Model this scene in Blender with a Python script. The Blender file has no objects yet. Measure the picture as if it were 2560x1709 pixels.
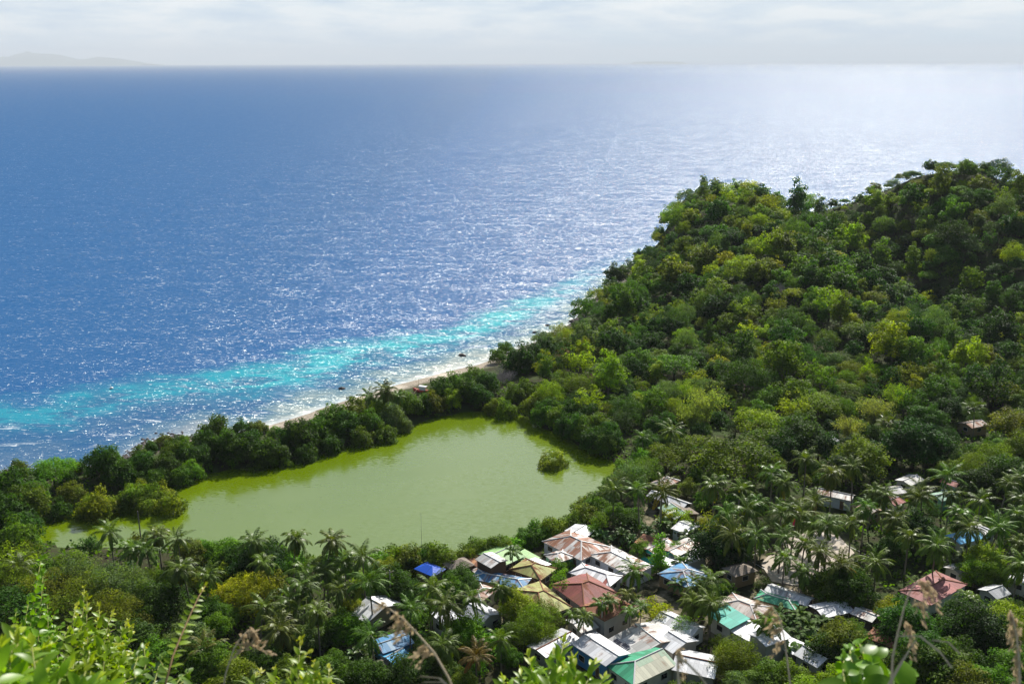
import bpy, math, random
import numpy as np
from mathutils import Vector, Matrix
R = math.radians
rng = np.random.default_rng(7)
random.seed(7)
scene = bpy.context.scene

# ---------------------------------------------------------------- camera, world, sun, exposure
CAM = np.array([0.0, 0.0, 100.0])
PITCH, ROLL = R(15.67), R(0.157)
FPX, CX, CY = 2488.9, 1280.0, 854.5          # 35 mm lens on a 36 mm sensor, in 2560 x 1709 px
_f = np.array([0, math.cos(PITCH), -math.sin(PITCH)])
_u0 = np.array([0, math.sin(PITCH), math.cos(PITCH)])
_r0 = np.array([1.0, 0, 0])
_r = _r0 * math.cos(ROLL) - _u0 * math.sin(ROLL)
_u = _u0 * math.cos(ROLL) + _r0 * math.sin(ROLL)
cd = bpy.data.cameras.new('camera')
cam = bpy.data.objects.new('camera', cd)
scene.collection.objects.link(cam)
cam.matrix_world = Matrix(((_r[0], _u[0], -_f[0], CAM[0]), (_r[1], _u[1], -_f[1], CAM[1]),
                           (_r[2], _u[2], -_f[2], CAM[2]), (0, 0, 0, 1)))
cd.lens, cd.sensor_width = 35.0, 36.0
cd.clip_start, cd.clip_end = 0.1, 200000.0
cd.dof.use_dof = True
cd.dof.focus_distance = 190.0
cd.dof.aperture_fstop = 5.6
scene.camera = cam

SUN_EL, SUN_AZ = R(40), R(21)                # azimuth clockwise from +Y
sun_dir = np.array([math.sin(SUN_AZ) * math.cos(SUN_EL), math.cos(SUN_AZ) * math.cos(SUN_EL), math.sin(SUN_EL)])
world = bpy.data.worlds.new('World')
scene.world = world
world.use_nodes = True
wt = world.node_tree
wt.nodes.clear()
def nd(t, typ, **kw):
    n = t.nodes.new(typ)
    for k, v in kw.items():
        if k.startswith('i_'):
            key = k[2:]
            key = int(key) if key.isdigit() else key.replace('_', ' ')
            n.inputs[key].default_value = v
        else:
            setattr(n, k, v)
    return n
def math_n(t, op, a, b=None, c=None, clamp=False):
    n = t.nodes.new('ShaderNodeMath'); n.operation = op; n.use_clamp = clamp
    for i, v in enumerate((a, b, c)):
        if v is None: continue
        if isinstance(v, (int, float)): n.inputs[i].default_value = v
        else: t.links.new(v, n.inputs[i])
    return n.outputs[0]
def mixc(t, fac, a, b, mode='MIX'):
    n = t.nodes.new('ShaderNodeMix'); n.data_type = 'RGBA'; n.blend_type = mode
    for key, v in ((0, fac), (6, a), (7, b)):
        if isinstance(v, (int, float)): n.inputs[key].default_value = v
        elif isinstance(v, tuple): n.inputs[key].default_value = v if len(v) == 4 else (*v, 1)
        else: t.links.new(v, n.inputs[key])
    return n.outputs[2]
def ramp(t, fac, stops, interp='LINEAR'):
    n = t.nodes.new('ShaderNodeValToRGB'); cr = n.color_ramp; cr.interpolation = interp
    while len(cr.elements) < len(stops): cr.elements.new(0.5)
    for e, (p, c) in zip(cr.elements, stops):
        e.position = p
        e.color = (c, c, c, 1) if isinstance(c, (int, float)) else (*c, 1)
    t.links.new(fac, n.inputs[0])
    return n.outputs[0]
def noise_n(t, vec, scale, detail=3, rough=0.5, dist=0.0, dim='3D'):
    n = t.nodes.new('ShaderNodeTexNoise'); n.noise_dimensions = dim
    n.inputs['Scale'].default_value = scale; n.inputs['Detail'].default_value = detail
    n.inputs['Roughness'].default_value = rough; n.inputs['Distortion'].default_value = dist
    if vec is not None: t.links.new(vec, n.inputs['Vector'])
    return n
def mapping(t, vec, scale=(1, 1, 1), rot=(0, 0, 0), loc=(0, 0, 0)):
    n = t.nodes.new('ShaderNodeMapping')
    n.inputs['Scale'].default_value = scale; n.inputs['Rotation'].default_value = rot; n.inputs['Location'].default_value = loc
    t.links.new(vec, n.inputs['Vector'])
    return n.outputs[0]

SKY_STRENGTH = 0.065
sky = nd(wt, 'ShaderNodeTexSky', sky_type='NISHITA', sun_disc=False, sun_elevation=SUN_EL, sun_rotation=SUN_AZ,
         altitude=100.0, air_density=1.0, dust_density=1.2, ozone_density=1.5)
tc = nd(wt, 'ShaderNodeTexCoord')
sep = nd(wt, 'ShaderNodeSeparateXYZ'); wt.links.new(tc.outputs['Generated'], sep.inputs[0])
z = sep.outputs['Z']
v1 = mapping(wt, tc.outputs['Generated'], (6.5, 6.5, 34), loc=(0.35, 0.2, 0.1))
n1 = noise_n(wt, v1, 1.0, 7, 0.56, 0.35)
v2 = mapping(wt, tc.outputs['Generated'], (2.2, 2.2, 14), loc=(3.1, 0, 1.7))
n2 = noise_n(wt, v2, 1.0, 3, 0.5)
cl = math_n(wt, 'ADD', math_n(wt, 'MULTIPLY', n1.outputs['Fac'], 0.72), math_n(wt, 'MULTIPLY', n2.outputs['Fac'], 0.38))
# a bank of cloud stands over the horizon, its tops ragged about four degrees up
bank = ramp(wt, z, [(0.0, 0.0), (0.012, 0.0), (0.030, 0.17), (0.062, 0.18), (0.083, 0.0), (0.12, 0.0), (0.30, 0.0)])
lft = math_n(wt, 'MULTIPLY', sep.outputs['X'], -0.22)
cl = math_n(wt, 'ADD', math_n(wt, 'ADD', cl, bank), lft)
cmask = ramp(wt, cl, [(0.53, 0.0), (0.59, 0.45), (0.66, 0.85), (0.78, 1.0)])
shade = noise_n(wt, mapping(wt, tc.outputs['Generated'], (11, 11, 60), loc=(0, 0.7, 0)), 1.0, 5, 0.6, 0.2)
ccol = ramp(wt, shade.outputs['Fac'], [(0.34, (5.8, 7.0, 8.4)), (0.5, (8.0, 8.7, 9.2)), (0.60, (9.6, 9.8, 9.8))])
hz = ramp(wt, z, [(0.0, 1.0), (0.05, 0.72), (0.10, 0.40), (0.25, 0.10), (0.5, 0.0)])
skyc = mixc(wt, hz, sky.outputs[0], (4.9, 7.1, 9.0, 1))
sd_ = nd(wt, 'ShaderNodeVectorMath', operation='DOT_PRODUCT'); wt.links.new(tc.outputs['Generated'], sd_.inputs[0]); sd_.inputs[1].default_value = tuple(sun_dir)
glow = math_n(wt, 'ADD', 1.0, math_n(wt, 'MULTIPLY', math_n(wt, 'POWER', math_n(wt, 'MAXIMUM', sd_.outputs['Value'], 0.0), 12.0), math_n(wt, 'MULTIPLY', ramp(wt, z, [(0.10, 0.0), (0.3, 1.0)]), 4.6)))
gv = nd(wt, 'ShaderNodeVectorMath', operation='SCALE'); wt.links.new(ccol, gv.inputs[0]); wt.links.new(glow, gv.inputs['Scale']); ccol = gv.outputs[0]   # cloud near the sun is brighter
thin_ = ramp(wt, z, [(0.0, 0.85), (0.09, 0.85), (0.2, 0.65), (0.45, 0.6), (0.7, 0.25), (1.0, 0.2)])
side_ = ramp(wt, sd_.outputs['Value'], [(0.25, 0.25), (0.75, 1.0)])
low_ = ramp(wt, z, [(0.08, 1.0), (0.16, 0.0)])
thin_ = math_n(wt, 'MULTIPLY', thin_, math_n(wt, 'MAXIMUM', side_, low_))
wcol = mixc(wt, math_n(wt, 'MULTIPLY', cmask, thin_), skyc, ccol)
bg = nd(wt, 'ShaderNodeBackground'); bg.inputs['Strength'].default_value = SKY_STRENGTH
wo = nd(wt, 'ShaderNodeOutputWorld')
wt.links.new(wcol, bg.inputs['Color']); wt.links.new(bg.outputs[0], wo.inputs['Surface'])

sl = bpy.data.lights.new('sun', 'SUN')
sl.energy, sl.angle, sl.color = 4.8, R(0.53), (1.0, 0.955, 0.88)
sun = bpy.data.objects.new('sun', sl)
scene.collection.objects.link(sun)
sun.rotation_euler = Vector(sun_dir).to_track_quat('Z', 'Y').to_euler()
sun.location = (200, 300, 400)
scene.view_settings.view_transform = 'Standard'
scene.view_settings.look = 'None'
scene.view_settings.exposure = 0.7
scene.view_settings.gamma = 1.0
scene.view_settings.use_curve_mapping = False
scene.cycles.use_denoising = True
scene.cycles.max_bounces = 6
scene.cycles.diffuse_bounces = 3
scene.cycles.glossy_bounces = 3
scene.cycles.transmission_bounces = 3
scene.cycles.volume_bounces = 0
scene.cycles.sample_clamp_direct = 30.0
scene.cycles.sample_clamp_indirect = 4.0
scene.cycles.caustics_reflective = False
scene.cycles.caustics_refractive = False

# ---------------------------------------------------------------- helpers: pixels to points, tagging, meshes
D = 2560 / 2349.0                            # overview px -> photo px
def ray(px, py):
    d = _f + _r * ((px - CX) / FPX) - _u * ((py - CY) / FPX)
    return d / np.linalg.norm(d)
def at(px, py, zz=0.0):
    d = ray(px, py)
    return CAM + d * ((zz - CAM[2]) / d[2])
def at_depth(px, py, Y):
    d = ray(px, py)
    return CAM + d * (Y / d[1])
def proj(p):
    q = np.asarray(p, float) - CAM
    zc = q @ _f
    return np.stack([CX + FPX * (q @ _r) / zc, CY - FPX * (q @ _u) / zc], -1)
COL = scene.collection
def tag(o, label=None, cat=None, group=None, kind=None):
    if label: o['label'] = label
    if cat: o['category'] = cat
    if group: o['group'] = group
    if kind: o['kind'] = kind
    return o
def empty(name, loc, rz=0.0, scale=1.0):
    o = bpy.data.objects.new(name, None)
    o.location = [float(v) for v in loc]; o.rotation_euler = (0, 0, rz); o.scale = (scale,) * 3 if isinstance(scale, (int, float)) else scale
    o.empty_display_size = 0.3
    COL.objects.link(o)
    return o
def link(name, me, parent=None, loc=(0, 0, 0)):
    o = bpy.data.objects.new(name, me)
    COL.objects.link(o); o.parent = parent; o.location = loc
    return o
def mesh_np(name, co, faces4=None, tint=None, mat=None, smooth=False, quads=None):
    """mesh of quads from numpy arrays: co (n,3), quads (m,4)"""
    me = bpy.data.meshes.new(name)
    co = np.asarray(co, np.float32); quads = np.asarray(quads, np.int32)
    me.vertices.add(len(co)); me.vertices.foreach_set('co', co.ravel())
    me.loops.add(quads.size); me.loops.foreach_set('vertex_index', quads.ravel())
    me.polygons.add(len(quads)); me.polygons.foreach_set('loop_start', np.arange(0, quads.size, quads.shape[1], dtype=np.int32))
    if smooth: me.polygons.foreach_set('use_smooth', np.ones(len(quads), bool))
    me.update(calc_edges=True)
    if tint is not None:
        a = me.color_attributes.new('tint', 'FLOAT_COLOR', 'POINT')
        c = np.ones((len(co), 4), np.float32); c[:, :3] = tint
        a.data.foreach_set('color', c.ravel())
    if mat: me.materials.append(mat)
    return me
class MB:
    """collects shapes and builds ONE mesh"""
    def __init__(s): s.v = []; s.f = []; s.uv = []
    def add(s, verts, faces, uvs=None):
        b = len(s.v); s.v += [tuple(map(float, v)) for v in verts]
        for k, f in enumerate(faces):
            s.f.append([b + i for i in f]); s.uv.append(uvs[k] if uvs else None)
        return s
    def box(s, c, d, rz=0.0):
        cx, cy, cz = c; hx, hy, hz = d[0] / 2, d[1] / 2, d[2] / 2
        ca, sa = math.cos(rz), math.sin(rz)
        vs = []
        for zz in (-hz, hz):
            for x, y in ((-hx, -hy), (hx, -hy), (hx, hy), (-hx, hy)):
                vs.append((cx + x * ca - y * sa, cy + x * sa + y * ca, cz + zz))
        return s.add(vs, [(3, 2, 1, 0), (4, 5, 6, 7), (0, 1, 5, 4), (1, 2, 6, 5), (2, 3, 7, 6), (3, 0, 4, 7)])
    def tube(s, pts, rad, n=6, cap=True):
        pts = [Vector(p) for p in pts]
        m = len(pts); rad = [rad] * m if isinstance(rad, (int, float)) else rad
        vs = []; fs = []
        for i, p in enumerate(pts):
            t = (pts[min(i + 1, m - 1)] - pts[max(i - 1, 0)])
            t = t.normalized() if t.length > 1e-9 else Vector((0, 0, 1))
            a = t.orthogonal().normalized() if abs(t.z) > .95 else t.cross(Vector((0, 0, 1))).normalized()
            b = t.cross(a)
            for k in range(n):
                w = 2 * math.pi * k / n
                vs.append(p + (a * math.cos(w) + b * math.sin(w)) * rad[i])
        for i in range(m - 1):
            for k in range(n):
                k2 = (k + 1) % n
                fs.append((i * n + k, i * n + k2, (i + 1) * n + k2, (i + 1) * n + k))
        if cap:
            fs.append(tuple(range(n - 1, -1, -1))); fs.append(tuple((m - 1) * n + k for k in range(n)))
        return s.add(vs, fs)
    def mesh(s, name, mat=None, smooth=False):
        me = bpy.data.meshes.new(name)
        me.from_pydata(s.v, [], s.f)
        if any(u is not None for u in s.uv):
            l = me.uv_layers.new(name='sheet'); i = 0
            for f, u in zip(s.f, s.uv):
                for k in range(len(f)):
                    l.data[i].uv = u[k] if u else (0, 0); i += 1
        if smooth: me.polygons.foreach_set('use_smooth', [True] * len(me.polygons))
        if mat: me.materials.append(mat)
        return me
    def build(s, name, mat=None, parent=None, smooth=False):
        return link(name, s.mesh(name, mat, smooth), parent)
def copy_tree(o, parent=None):
    c = o.copy(); COL.objects.link(c)
    if parent is not None: c.parent = parent
    for ch in o.children: copy_tree(ch, c)
    return c

# ---------------------------------------------------------------- materials
def new_mat(name):
    m = bpy.data.materials.new(name); m.use_nodes = True
    t = m.node_tree; t.nodes.clear()
    return m, t
def principled(t, base=None, rough=0.6, spec=0.4, metal=0.0, normal=None, ior=None):
    b = nd(t, 'ShaderNodeBsdfPrincipled')
    if isinstance(base, tuple): b.inputs['Base Color'].default_value = (*base[:3], 1)
    elif base is not None: t.links.new(base, b.inputs['Base Color'])
    if isinstance(rough, (int, float)): b.inputs['Roughness'].default_value = rough
    else: t.links.new(rough, b.inputs['Roughness'])
    b.inputs['Specular IOR Level'].default_value = spec
    b.inputs['Metallic'].default_value = metal
    if ior: b.inputs['IOR'].default_value = ior
    if normal is not None: t.links.new(normal, b.inputs['Normal'])
    return b
def out(t, sh):
    o = nd(t, 'ShaderNodeOutputMaterial'); t.links.new(sh, o.inputs['Surface']); return o
def simple(name, col, rough=0.7, spec=0.3, metal=0.0, var=0.25, scale=1.5):
    m, t = new_mat(name)
    g = nd(t, 'ShaderNodeTexCoord')
    n = noise_n(t, g.outputs['Object'], scale, 5, 0.6)
    c = mixc(t, n.outputs['Fac'], tuple(v * (1 - var) for v in col), tuple(min(1, v * (1 + var)) for v in col))
    out(t, principled(t, c, rough, spec, metal).outputs[0])
    return m
def leaf_material(name, trans=0.38, rough=0.5, spec=0.35, tr_boost=(1.5, 1.35, 0.6)):
    """object colour times the leaf-to-leaf variation stored in the mesh"""
    m, t = new_mat(name)
    oi = nd(t, 'ShaderNodeObjectInfo')
    at_ = nd(t, 'ShaderNodeAttribute', attribute_name='tint')
    c = mixc(t, 1.0, oi.outputs['Color'], at_.outputs['Color'], 'MULTIPLY')
    p = principled(t, c, rough, spec)
    tl = nd(t, 'ShaderNodeBsdfTranslucent')
    t.links.new(mixc(t, 1.0, c, (*tr_boost, 1), 'MULTIPLY'), tl.inputs['Color'])
    mx = nd(t, 'ShaderNodeMixShader'); mx.inputs[0].default_value = trans
    t.links.new(p.outputs[0], mx.inputs[1]); t.links.new(tl.outputs[0], mx.inputs[2])
    out(t, mx.outputs[0])
    return m
LEAF = leaf_material('leaf', 0.42, 0.6, 0.12, (1.5, 1.6, 0.45))
PALM = leaf_material('palm_leaf', 0.28, 0.42, 0.22, (1.4, 1.4, 0.4))
GLOSSLEAF = leaf_material('shrub_leaf', 0.45, 0.4, 0.4, (1.45, 1.5, 0.4))
BARK = simple('bark', (0.16, 0.125, 0.095), 0.9, 0.1, var=0.4, scale=3)
PALMBARK = simple('palm_bark', (0.20, 0.175, 0.15), 0.9, 0.1, var=0.3, scale=6)
# ---------------------------------------------------------------- the land: outlines in overview pixels turned into ground points
def line(pts, zz=0.0): return np.array([at(x * D, y * D, zz)[:2] for x, y in pts])
coast_px = [(-60, 1090), (60, 1082), (140, 1082), (200, 1070), (255, 1060), (300, 1046), (330, 1022), (400, 1003), (470, 1001), (540, 996), (600, 982), (680, 958),
            (760, 930), (830, 908), (900, 886), (960, 870), (1030, 852), (1100, 836), (1150, 818), (1200, 795), (1245, 778), (1285, 762), (1318, 735),
            (1350, 700), (1385, 665), (1405, 645)]
shore = line(coast_px, 0.0)
shore = np.vstack([[-420, 150], [-240, 196], shore,
                   [[63, 505], [82, 545], [120, 590], [190, 625], [300, 650], [450, 690], [700, 760]]])
land_poly = np.vstack([shore, [[700, -300], [-420, -300]]])
lag_px = [(70, 1200), (95, 1178), (130, 1172), (175, 1165), (230, 1150), (290, 1128), (345, 1112), (410, 1110), (470, 1090), (560, 1074), (650, 1058), (740, 1034), (830, 1016),
          (900, 998), (950, 976), (1000, 960), (1060, 946), (1120, 943), (1190, 950), (1230, 975), (1290, 1005), (1340, 1030), (1390, 1053), (1412, 1072),
          (1400, 1095), (1380, 1115), (1340, 1160), (1300, 1190), (1240, 1228), (1160, 1250), (1060, 1268), (960, 1278), (860, 1284), (740, 1284), (600, 1272),
          (480, 1256), (300, 1248), (200, 1250), (110, 1245), (70, 1225)]
lagoon = line(lag_px, 0.35)

def seg_dist(P, poly, closed=True):
    P = np.asarray(P, float); a = poly if closed else poly[:-1]; b = np.roll(poly, -1, 0) if closed else poly[1:]
    best = np.full(len(P), 1e9)
    for i in range(len(a)):
        d = b[i] - a[i]; L = max(d @ d, 1e-9)
        s = np.clip(((P - a[i]) @ d) / L, 0, 1)
        best = np.minimum(best, np.hypot(*(P - a[i] - s[:, None] * d).T))
    return best
def inside(P, poly):
    P = np.asarray(P, float); x, y = P[:, 0], P[:, 1]; c = np.zeros(len(P), bool)
    j = len(poly) - 1
    for i in range(len(poly)):
        xi, yi = poly[i]; xj, yj = poly[j]
        if yi != yj:
            c ^= ((yi > y) != (yj > y)) & (x < (xj - xi) * (y - yi) / (yj - yi) + xi)
        j = i
    return c
def coast_sd(P):
    """metres inland (+) or out to sea (-)"""
    P = np.atleast_2d(P)
    return np.where(inside(P, land_poly), 1, -1) * seg_dist(P, shore, False)

_G = [(rng.uniform(0, 6.28), rng.uniform(0, 6.28), 0.012 * 1.9 ** k, rng.uniform(0, 3.14)) for k in range(4) for _ in range(3)]
def bumps(P):
    s = 0.0
    for i, (a, b, fq, th) in enumerate(_G):
        u = P[:, 0] * math.cos(th) + P[:, 1] * math.sin(th)
        v = -P[:, 0] * math.sin(th) + P[:, 1] * math.cos(th)
        s = s + np.sin(u * fq * 6.28 * .5 + a) * np.sin(v * fq * 6.28 * .5 + b) * (0.6 ** (i // 3))
    return s / 2.5
# the wooded headland: crest (overview px of the treetops, distance), foot line and back
crest_px = [(1405, 650, 470), (1430, 590, 490), (1500, 530, 505), (1545, 466, 517), (1585, 422, 525), (1620, 408, 528), (1690, 420, 530), (1800, 455, 528), (1890, 466, 520),
            (1960, 444, 510), (2080, 398, 500), (2120, 380, 492), (2160, 372, 486), (2220, 363, 480), (2265, 367, 480), (2300, 388, 482), (2349, 412, 486), (2420, 445, 490), (2600, 470, 500)]
cr = np.array([at_depth(x * D, y * D, Y) for x, y, Y in crest_px]); cr[:, 2] = np.maximum(cr[:, 2] - 8.2, 0.5); cr[0, 2] = .5
cr = np.vstack([[[30, 430, .5]], cr, [[340, 505, 44], [460, 520, 36], [700, 560, 20]]])
foot = np.vstack([line([(1285, 790), (1330, 815), (1420, 842), (1550, 868), (1700, 880), (1850, 890), (2000, 905), (2150, 905), (2349, 910)], 3.0), [[260, 300], [420, 290], [700, 280]]])
def hill(P):
    x, y = P[:, 0], P[:, 1]
    yr = np.interp(x, cr[:, 0], cr[:, 1]); zr = np.interp(x, cr[:, 0], cr[:, 2]); zr = np.where(x < 45, 0, zr)
    yf = np.interp(x, foot[:, 0], foot[:, 1]); yb = yr + 45 + zr * 1.0
    s = np.clip((y - yf) / np.maximum(yr - yf, 5), 0, 1); s2 = np.clip((y - yr) / (yb - yr), 0, 1)
    front = s ** 1.12
    # a gully comes down between the two summits' spurs
    gul = np.exp(-((x - (150 + 35 * (1 - s))) / 24) ** 2) * 11 * np.sin(np.pi * s) + np.exp(-((x - 222) / 18) ** 2) * 9 * np.sin(np.pi * s)
    h = zr * front * (0.5 + 0.5 * np.cos(np.pi * s2)) - gul * (s2 <= 0) + bumps(P * 1.5) * 3.4 * np.sin(np.pi * s)
    return np.maximum(h, 0)
CY_ = np.array([-400, -60, 0, 2, 4, 8, 15, 60, 118, 140, 400.0]); CZ_ = np.array([70, 98, 98.3, 97.2, 95.3, 91.5, 84, 46, 5, 0, 0.0])
def ground(P):
    P = np.atleast_2d(np.asarray(P, float))[:, :2]
    sd = coast_sd(P)
    base = np.where(sd > 0, 2.6 * (1 - np.exp(-sd / 9.0)), np.maximum(sd * 0.12, -4))
    ls = np.where(inside(P, lagoon), -1, 1) * seg_dist(P, lagoon)
    base = np.minimum(base, np.where(ls > 0, 0.4 + ls * 0.25, -0.5 + 0.35 * np.maximum(ls, -6)) if True else base)
    h = hill(P) * np.clip(sd / 14.0, 0, 1)
    c = np.interp(P[:, 1], CY_, CZ_) * np.clip(1.15 - np.abs(P[:, 0]) / 700, 0, 1)
    c = np.where(c > .5, c, -20)
    return np.maximum(base + h + np.where((sd > 14) & (ls > 10), bumps(P * 4) * 0.25, 0), c + np.where(c > 3, bumps(P * 3) * .6 * np.clip((P[:, 1] - 10) / 30, 0, 1), 0))
def gz(x, y): return float(ground([[x, y]])[0])

gx = np.concatenate([np.arange(-420, -240, 12), np.arange(-240, 330, 3.0), np.arange(330, 701, 14)])
gy = np.concatenate([np.arange(-300, -20, 20), np.arange(-20, 30, 2.0), np.arange(30, 640, 3.0), np.arange(640, 800, 12)])
X, Y = np.meshgrid(gx, gy); P = np.stack([X.ravel(), Y.ravel()], 1)
Z = ground(P); nx, ny = len(gx), len(gy)
idx = np.arange(nx * ny).reshape(ny, nx)
q = np.stack([idx[:-1, :-1], idx[:-1, 1:], idx[1:, 1:], idx[1:, :-1]], -1).reshape(-1, 4)

def attr_float(me, name, vals):
    a = me.attributes.new(name, 'FLOAT', 'POINT'); a.data.foreach_set('value', np.asarray(vals, np.float32))
m_ground, t = new_mat('ground')
g = nd(t, 'ShaderNodeTexCoord'); ca = nd(t, 'ShaderNodeAttribute', attribute_name='inland')
vill = nd(t, 'ShaderNodeAttribute', attribute_name='yard')
n1 = noise_n(t, g.outputs['Object'], 0.25, 6, 0.65); n2 = noise_n(t, g.outputs['Object'], 1.6, 5, 0.7); n3 = noise_n(t, g.outputs['Object'], 0.06, 4, 0.6)
soil = mixc(t, n2.outputs['Fac'], (0.022, 0.022, 0.010), (0.05, 0.048, 0.022))
weed = mixc(t, n2.outputs['Fac'], (0.022, 0.040, 0.010), (0.06, 0.085, 0.022))
veg = mixc(t, ramp(t, n1.outputs['Fac'], [(0.42, 0), (0.58, 1)]), soil, weed)
yard = mixc(t, n2.outputs['Fac'], (0.20, 0.16, 0.11), (0.36, 0.30, 0.22))
veg = mixc(t, math_n(t, 'MULTIPLY', vill.outputs['Fac'], ramp(t, n1.outputs['Fac'], [(0.45, 0), (0.62, 1)])), veg, yard)
sand = mixc(t, ramp(t, n2.outputs['Fac'], [(0.35, 0), (0.65, 1)]), (0.16, 0.135, 0.105), (0.42, 0.36, 0.28))
sand = mixc(t, ramp(t, n3.outputs['Fac'], [(0.5, 0), (0.62, .7)]), sand, (0.62, 0.55, 0.45))
sp = nd(t, 'ShaderNodeSeparateXYZ'); t.links.new(g.outputs['Object'], sp.inputs[0])
rky = math_n(t, 'MAXIMUM', ramp(t, math_n(t, 'DIVIDE', sp.outputs['Y'], 1000.0), [(0.338, 0), (0.354, 1)]), math_n(t, 'SUBTRACT', 1.0, ramp(t, math_n(t, 'DIVIDE', math_n(t, 'ADD', sp.outputs['X'], 200.0), 1000.0), [(0.108, 0), (0.128, 1)])))
sand = mixc(t, math_n(t, 'MULTIPLY', rky, 0.92), sand, mixc(t, n2.outputs['Fac'], (0.03, 0.027, 0.024), (0.16, 0.14, 0.12)))
fac = ramp(t, math_n(t, 'ADD', math_n(t, 'MULTIPLY', ca.outputs['Fac'], 0.05), math_n(t, 'MULTIPLY', n1.outputs['Fac'], 0.2)), [(0.42, 0), (0.60, 1)])
c = mixc(t, fac, sand, veg)
bp = nd(t, 'ShaderNodeBump', i_Strength=0.6, i_Distance=0.3); t.links.new(n2.outputs['Fac'], bp.inputs['Height'])
out(t, principled(t, c, 0.95, 0.1, normal=bp.outputs[0]).outputs[0])
me = mesh_np('ground', np.stack([P[:, 0], P[:, 1], Z], 1), quads=q, mat=m_ground, smooth=True)
attr_float(me, 'inland', coast_sd(P))
yard_poly = line([(1010, 1330), (1110, 1265), (1330, 1200), (1500, 1080), (1600, 1100), (1680, 1250), (1730, 1230), (1880, 1200), (1960, 1240), (1960, 1310), (2000, 1420), (1950, 1500), (1900, 1568), (1200, 1568), (1060, 1500)], 2.5)
attr_float(me, 'yard', np.where(inside(P, yard_poly), np.clip(seg_dist(P, yard_poly) / 8, 0, 1), 0))
tag(link('ground', me), kind='structure')

# ---------------------------------------------------------------- the sea
ang = np.radians(np.linspace(-80, 80, 640)); rad = 100 * (70000 / 100.0) ** np.linspace(0, 1, 520)
A, Rr = np.meshgrid(ang, rad); P = np.stack([(Rr * np.sin(A)).ravel(), (Rr * np.cos(A)).ravel()], 1)
idx = np.arange(A.size).reshape(A.shape)
q = np.stack([idx[:-1, :-1], idx[1:, :-1], idx[1:, 1:], idx[:-1, 1:]], -1).reshape(-1, 4)
m_sea, t = new_mat('sea_water')
g = nd(t, 'ShaderNodeTexCoord'); pos = g.outputs['Object']
so = nd(t, 'ShaderNodeAttribute', attribute_name='offshore').outputs['Fac']
def slopes(t, vec, layers):
    """surface slopes of wind waves as a normal: layers of (scale, stretch, rotation, strength, detail)"""
    acc = None
    for sc, stretch, rot, k, det in layers:
        n = noise_n(t, mapping(t, vec, (sc, sc * stretch, sc), (0, 0, rot)), 1.0, det, 0.62, 0.3)
        s = nd(t, 'ShaderNodeVectorMath', operation='SUBTRACT'); t.links.new(n.outputs['Color'], s.inputs[0]); s.inputs[1].default_value = (0.5, 0.5, 0.5)
        m_ = nd(t, 'ShaderNodeVectorMath', operation='MULTIPLY'); t.links.new(s.outputs[0], m_.inputs[0]); m_.inputs[1].default_value = (k, k, 0)
        if acc is None: acc = m_.outputs[0]
        else:
            a = nd(t, 'ShaderNodeVectorMath', operation='ADD'); t.links.new(acc, a.inputs[0]); t.links.new(m_.outputs[0], a.inputs[1]); acc = a.outputs[0]
    a = nd(t, 'ShaderNodeVectorMath', operation='ADD'); t.links.new(acc, a.inputs[0]); a.inputs[1].default_value = (0, 0, 1)
    nn = nd(t, 'ShaderNodeVectorMath', operation='NORMALIZE'); t.links.new(a.outputs[0], nn.inputs[0])
    return nn.outputs[0]
wn = slopes(t, pos, [(2.0, 2.0, R(28), 2.7, 2), (0.38, 2.4, R(24), 2.0, 3), (0.05, 2.5, R(20), 0.7, 3)])
big = noise_n(t, pos, 0.018, 5, 0.6, 0.4); mid = noise_n(t, mapping(t, pos, (0.05, 0.11, 1), (0, 0, R(25))), 1.0, 6, 0.65, 0.5)
fine = noise_n(t, mapping(t, pos, (0.35, 0.8, 1), (0, 0, R(25))), 1.0, 5, 0.7, 0.4)
dw = math_n(t, 'ADD', so, math_n(t, 'MULTIPLY', math_n(t, 'SUBTRACT', big.outputs['Fac'], 0.5), 70))
dw = math_n(t, 'ADD', dw, math_n(t, 'MULTIPLY', math_n(t, 'SUBTRACT', mid.outputs['Fac'], 0.5), 46))
dn = math_n(t, 'DIVIDE', dw, 100.0)
deep = (0.0005, 0.090, 0.258); turq = (0.001, 0.325, 0.385); reef = (0.022, 0.150, 0.265); shal = (0.16, 0.24, 0.26); wash = (0.33, 0.36, 0.33)
wc = ramp(t, dn, [(0.0, wash), (0.07, shal), (0.16, (0.055, 0.16, 0.23)), (0.25, reef), (0.28, (0.006, 0.19, 0.29)), (0.35, turq), (0.54, turq), (0.64, (0.002, 0.16, 0.29)), (0.76, deep), (1.0, deep)])
wc = mixc(t, math_n(t, 'MULTIPLY', ramp(t, mid.outputs['Fac'], [(0.46, 0), (0.57, 0.8)]), ramp(t, dn, [(0.10, 0), (0.2, 1), (0.50, 1.0), (0.64, 0)])), wc, (0.012, 0.085, 0.205))
py_ = nd(t, 'ShaderNodeSeparateXYZ'); t.links.new(pos, py_.inputs[0])
wc = mixc(t, math_n(t, 'MULTIPLY', ramp(t, math_n(t, 'DIVIDE', py_.outputs['Y'], 1000.0), [(0.40, 0), (0.50, 0.9)]), ramp(t, dn, [(0.22, 0), (0.34, 1)])), wc, deep)     # the reef gives out along the headland
lw_ = math_n(t, 'SUBTRACT', 1.0, ramp(t, math_n(t, 'DIVIDE', math_n(t, 'ADD', py_.outputs['X'], 200.0), 200.0), [(0.42, 0), (0.68, 1)]))
wc = mixc(t, math_n(t, 'MULTIPLY', lw_, ramp(t, dn, [(0.0, .85), (0.28, .65), (0.40, .4), (0.7, .4)])), wc, (0.010, 0.085, 0.215))     # deeper, darker water off the rubble shore
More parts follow.
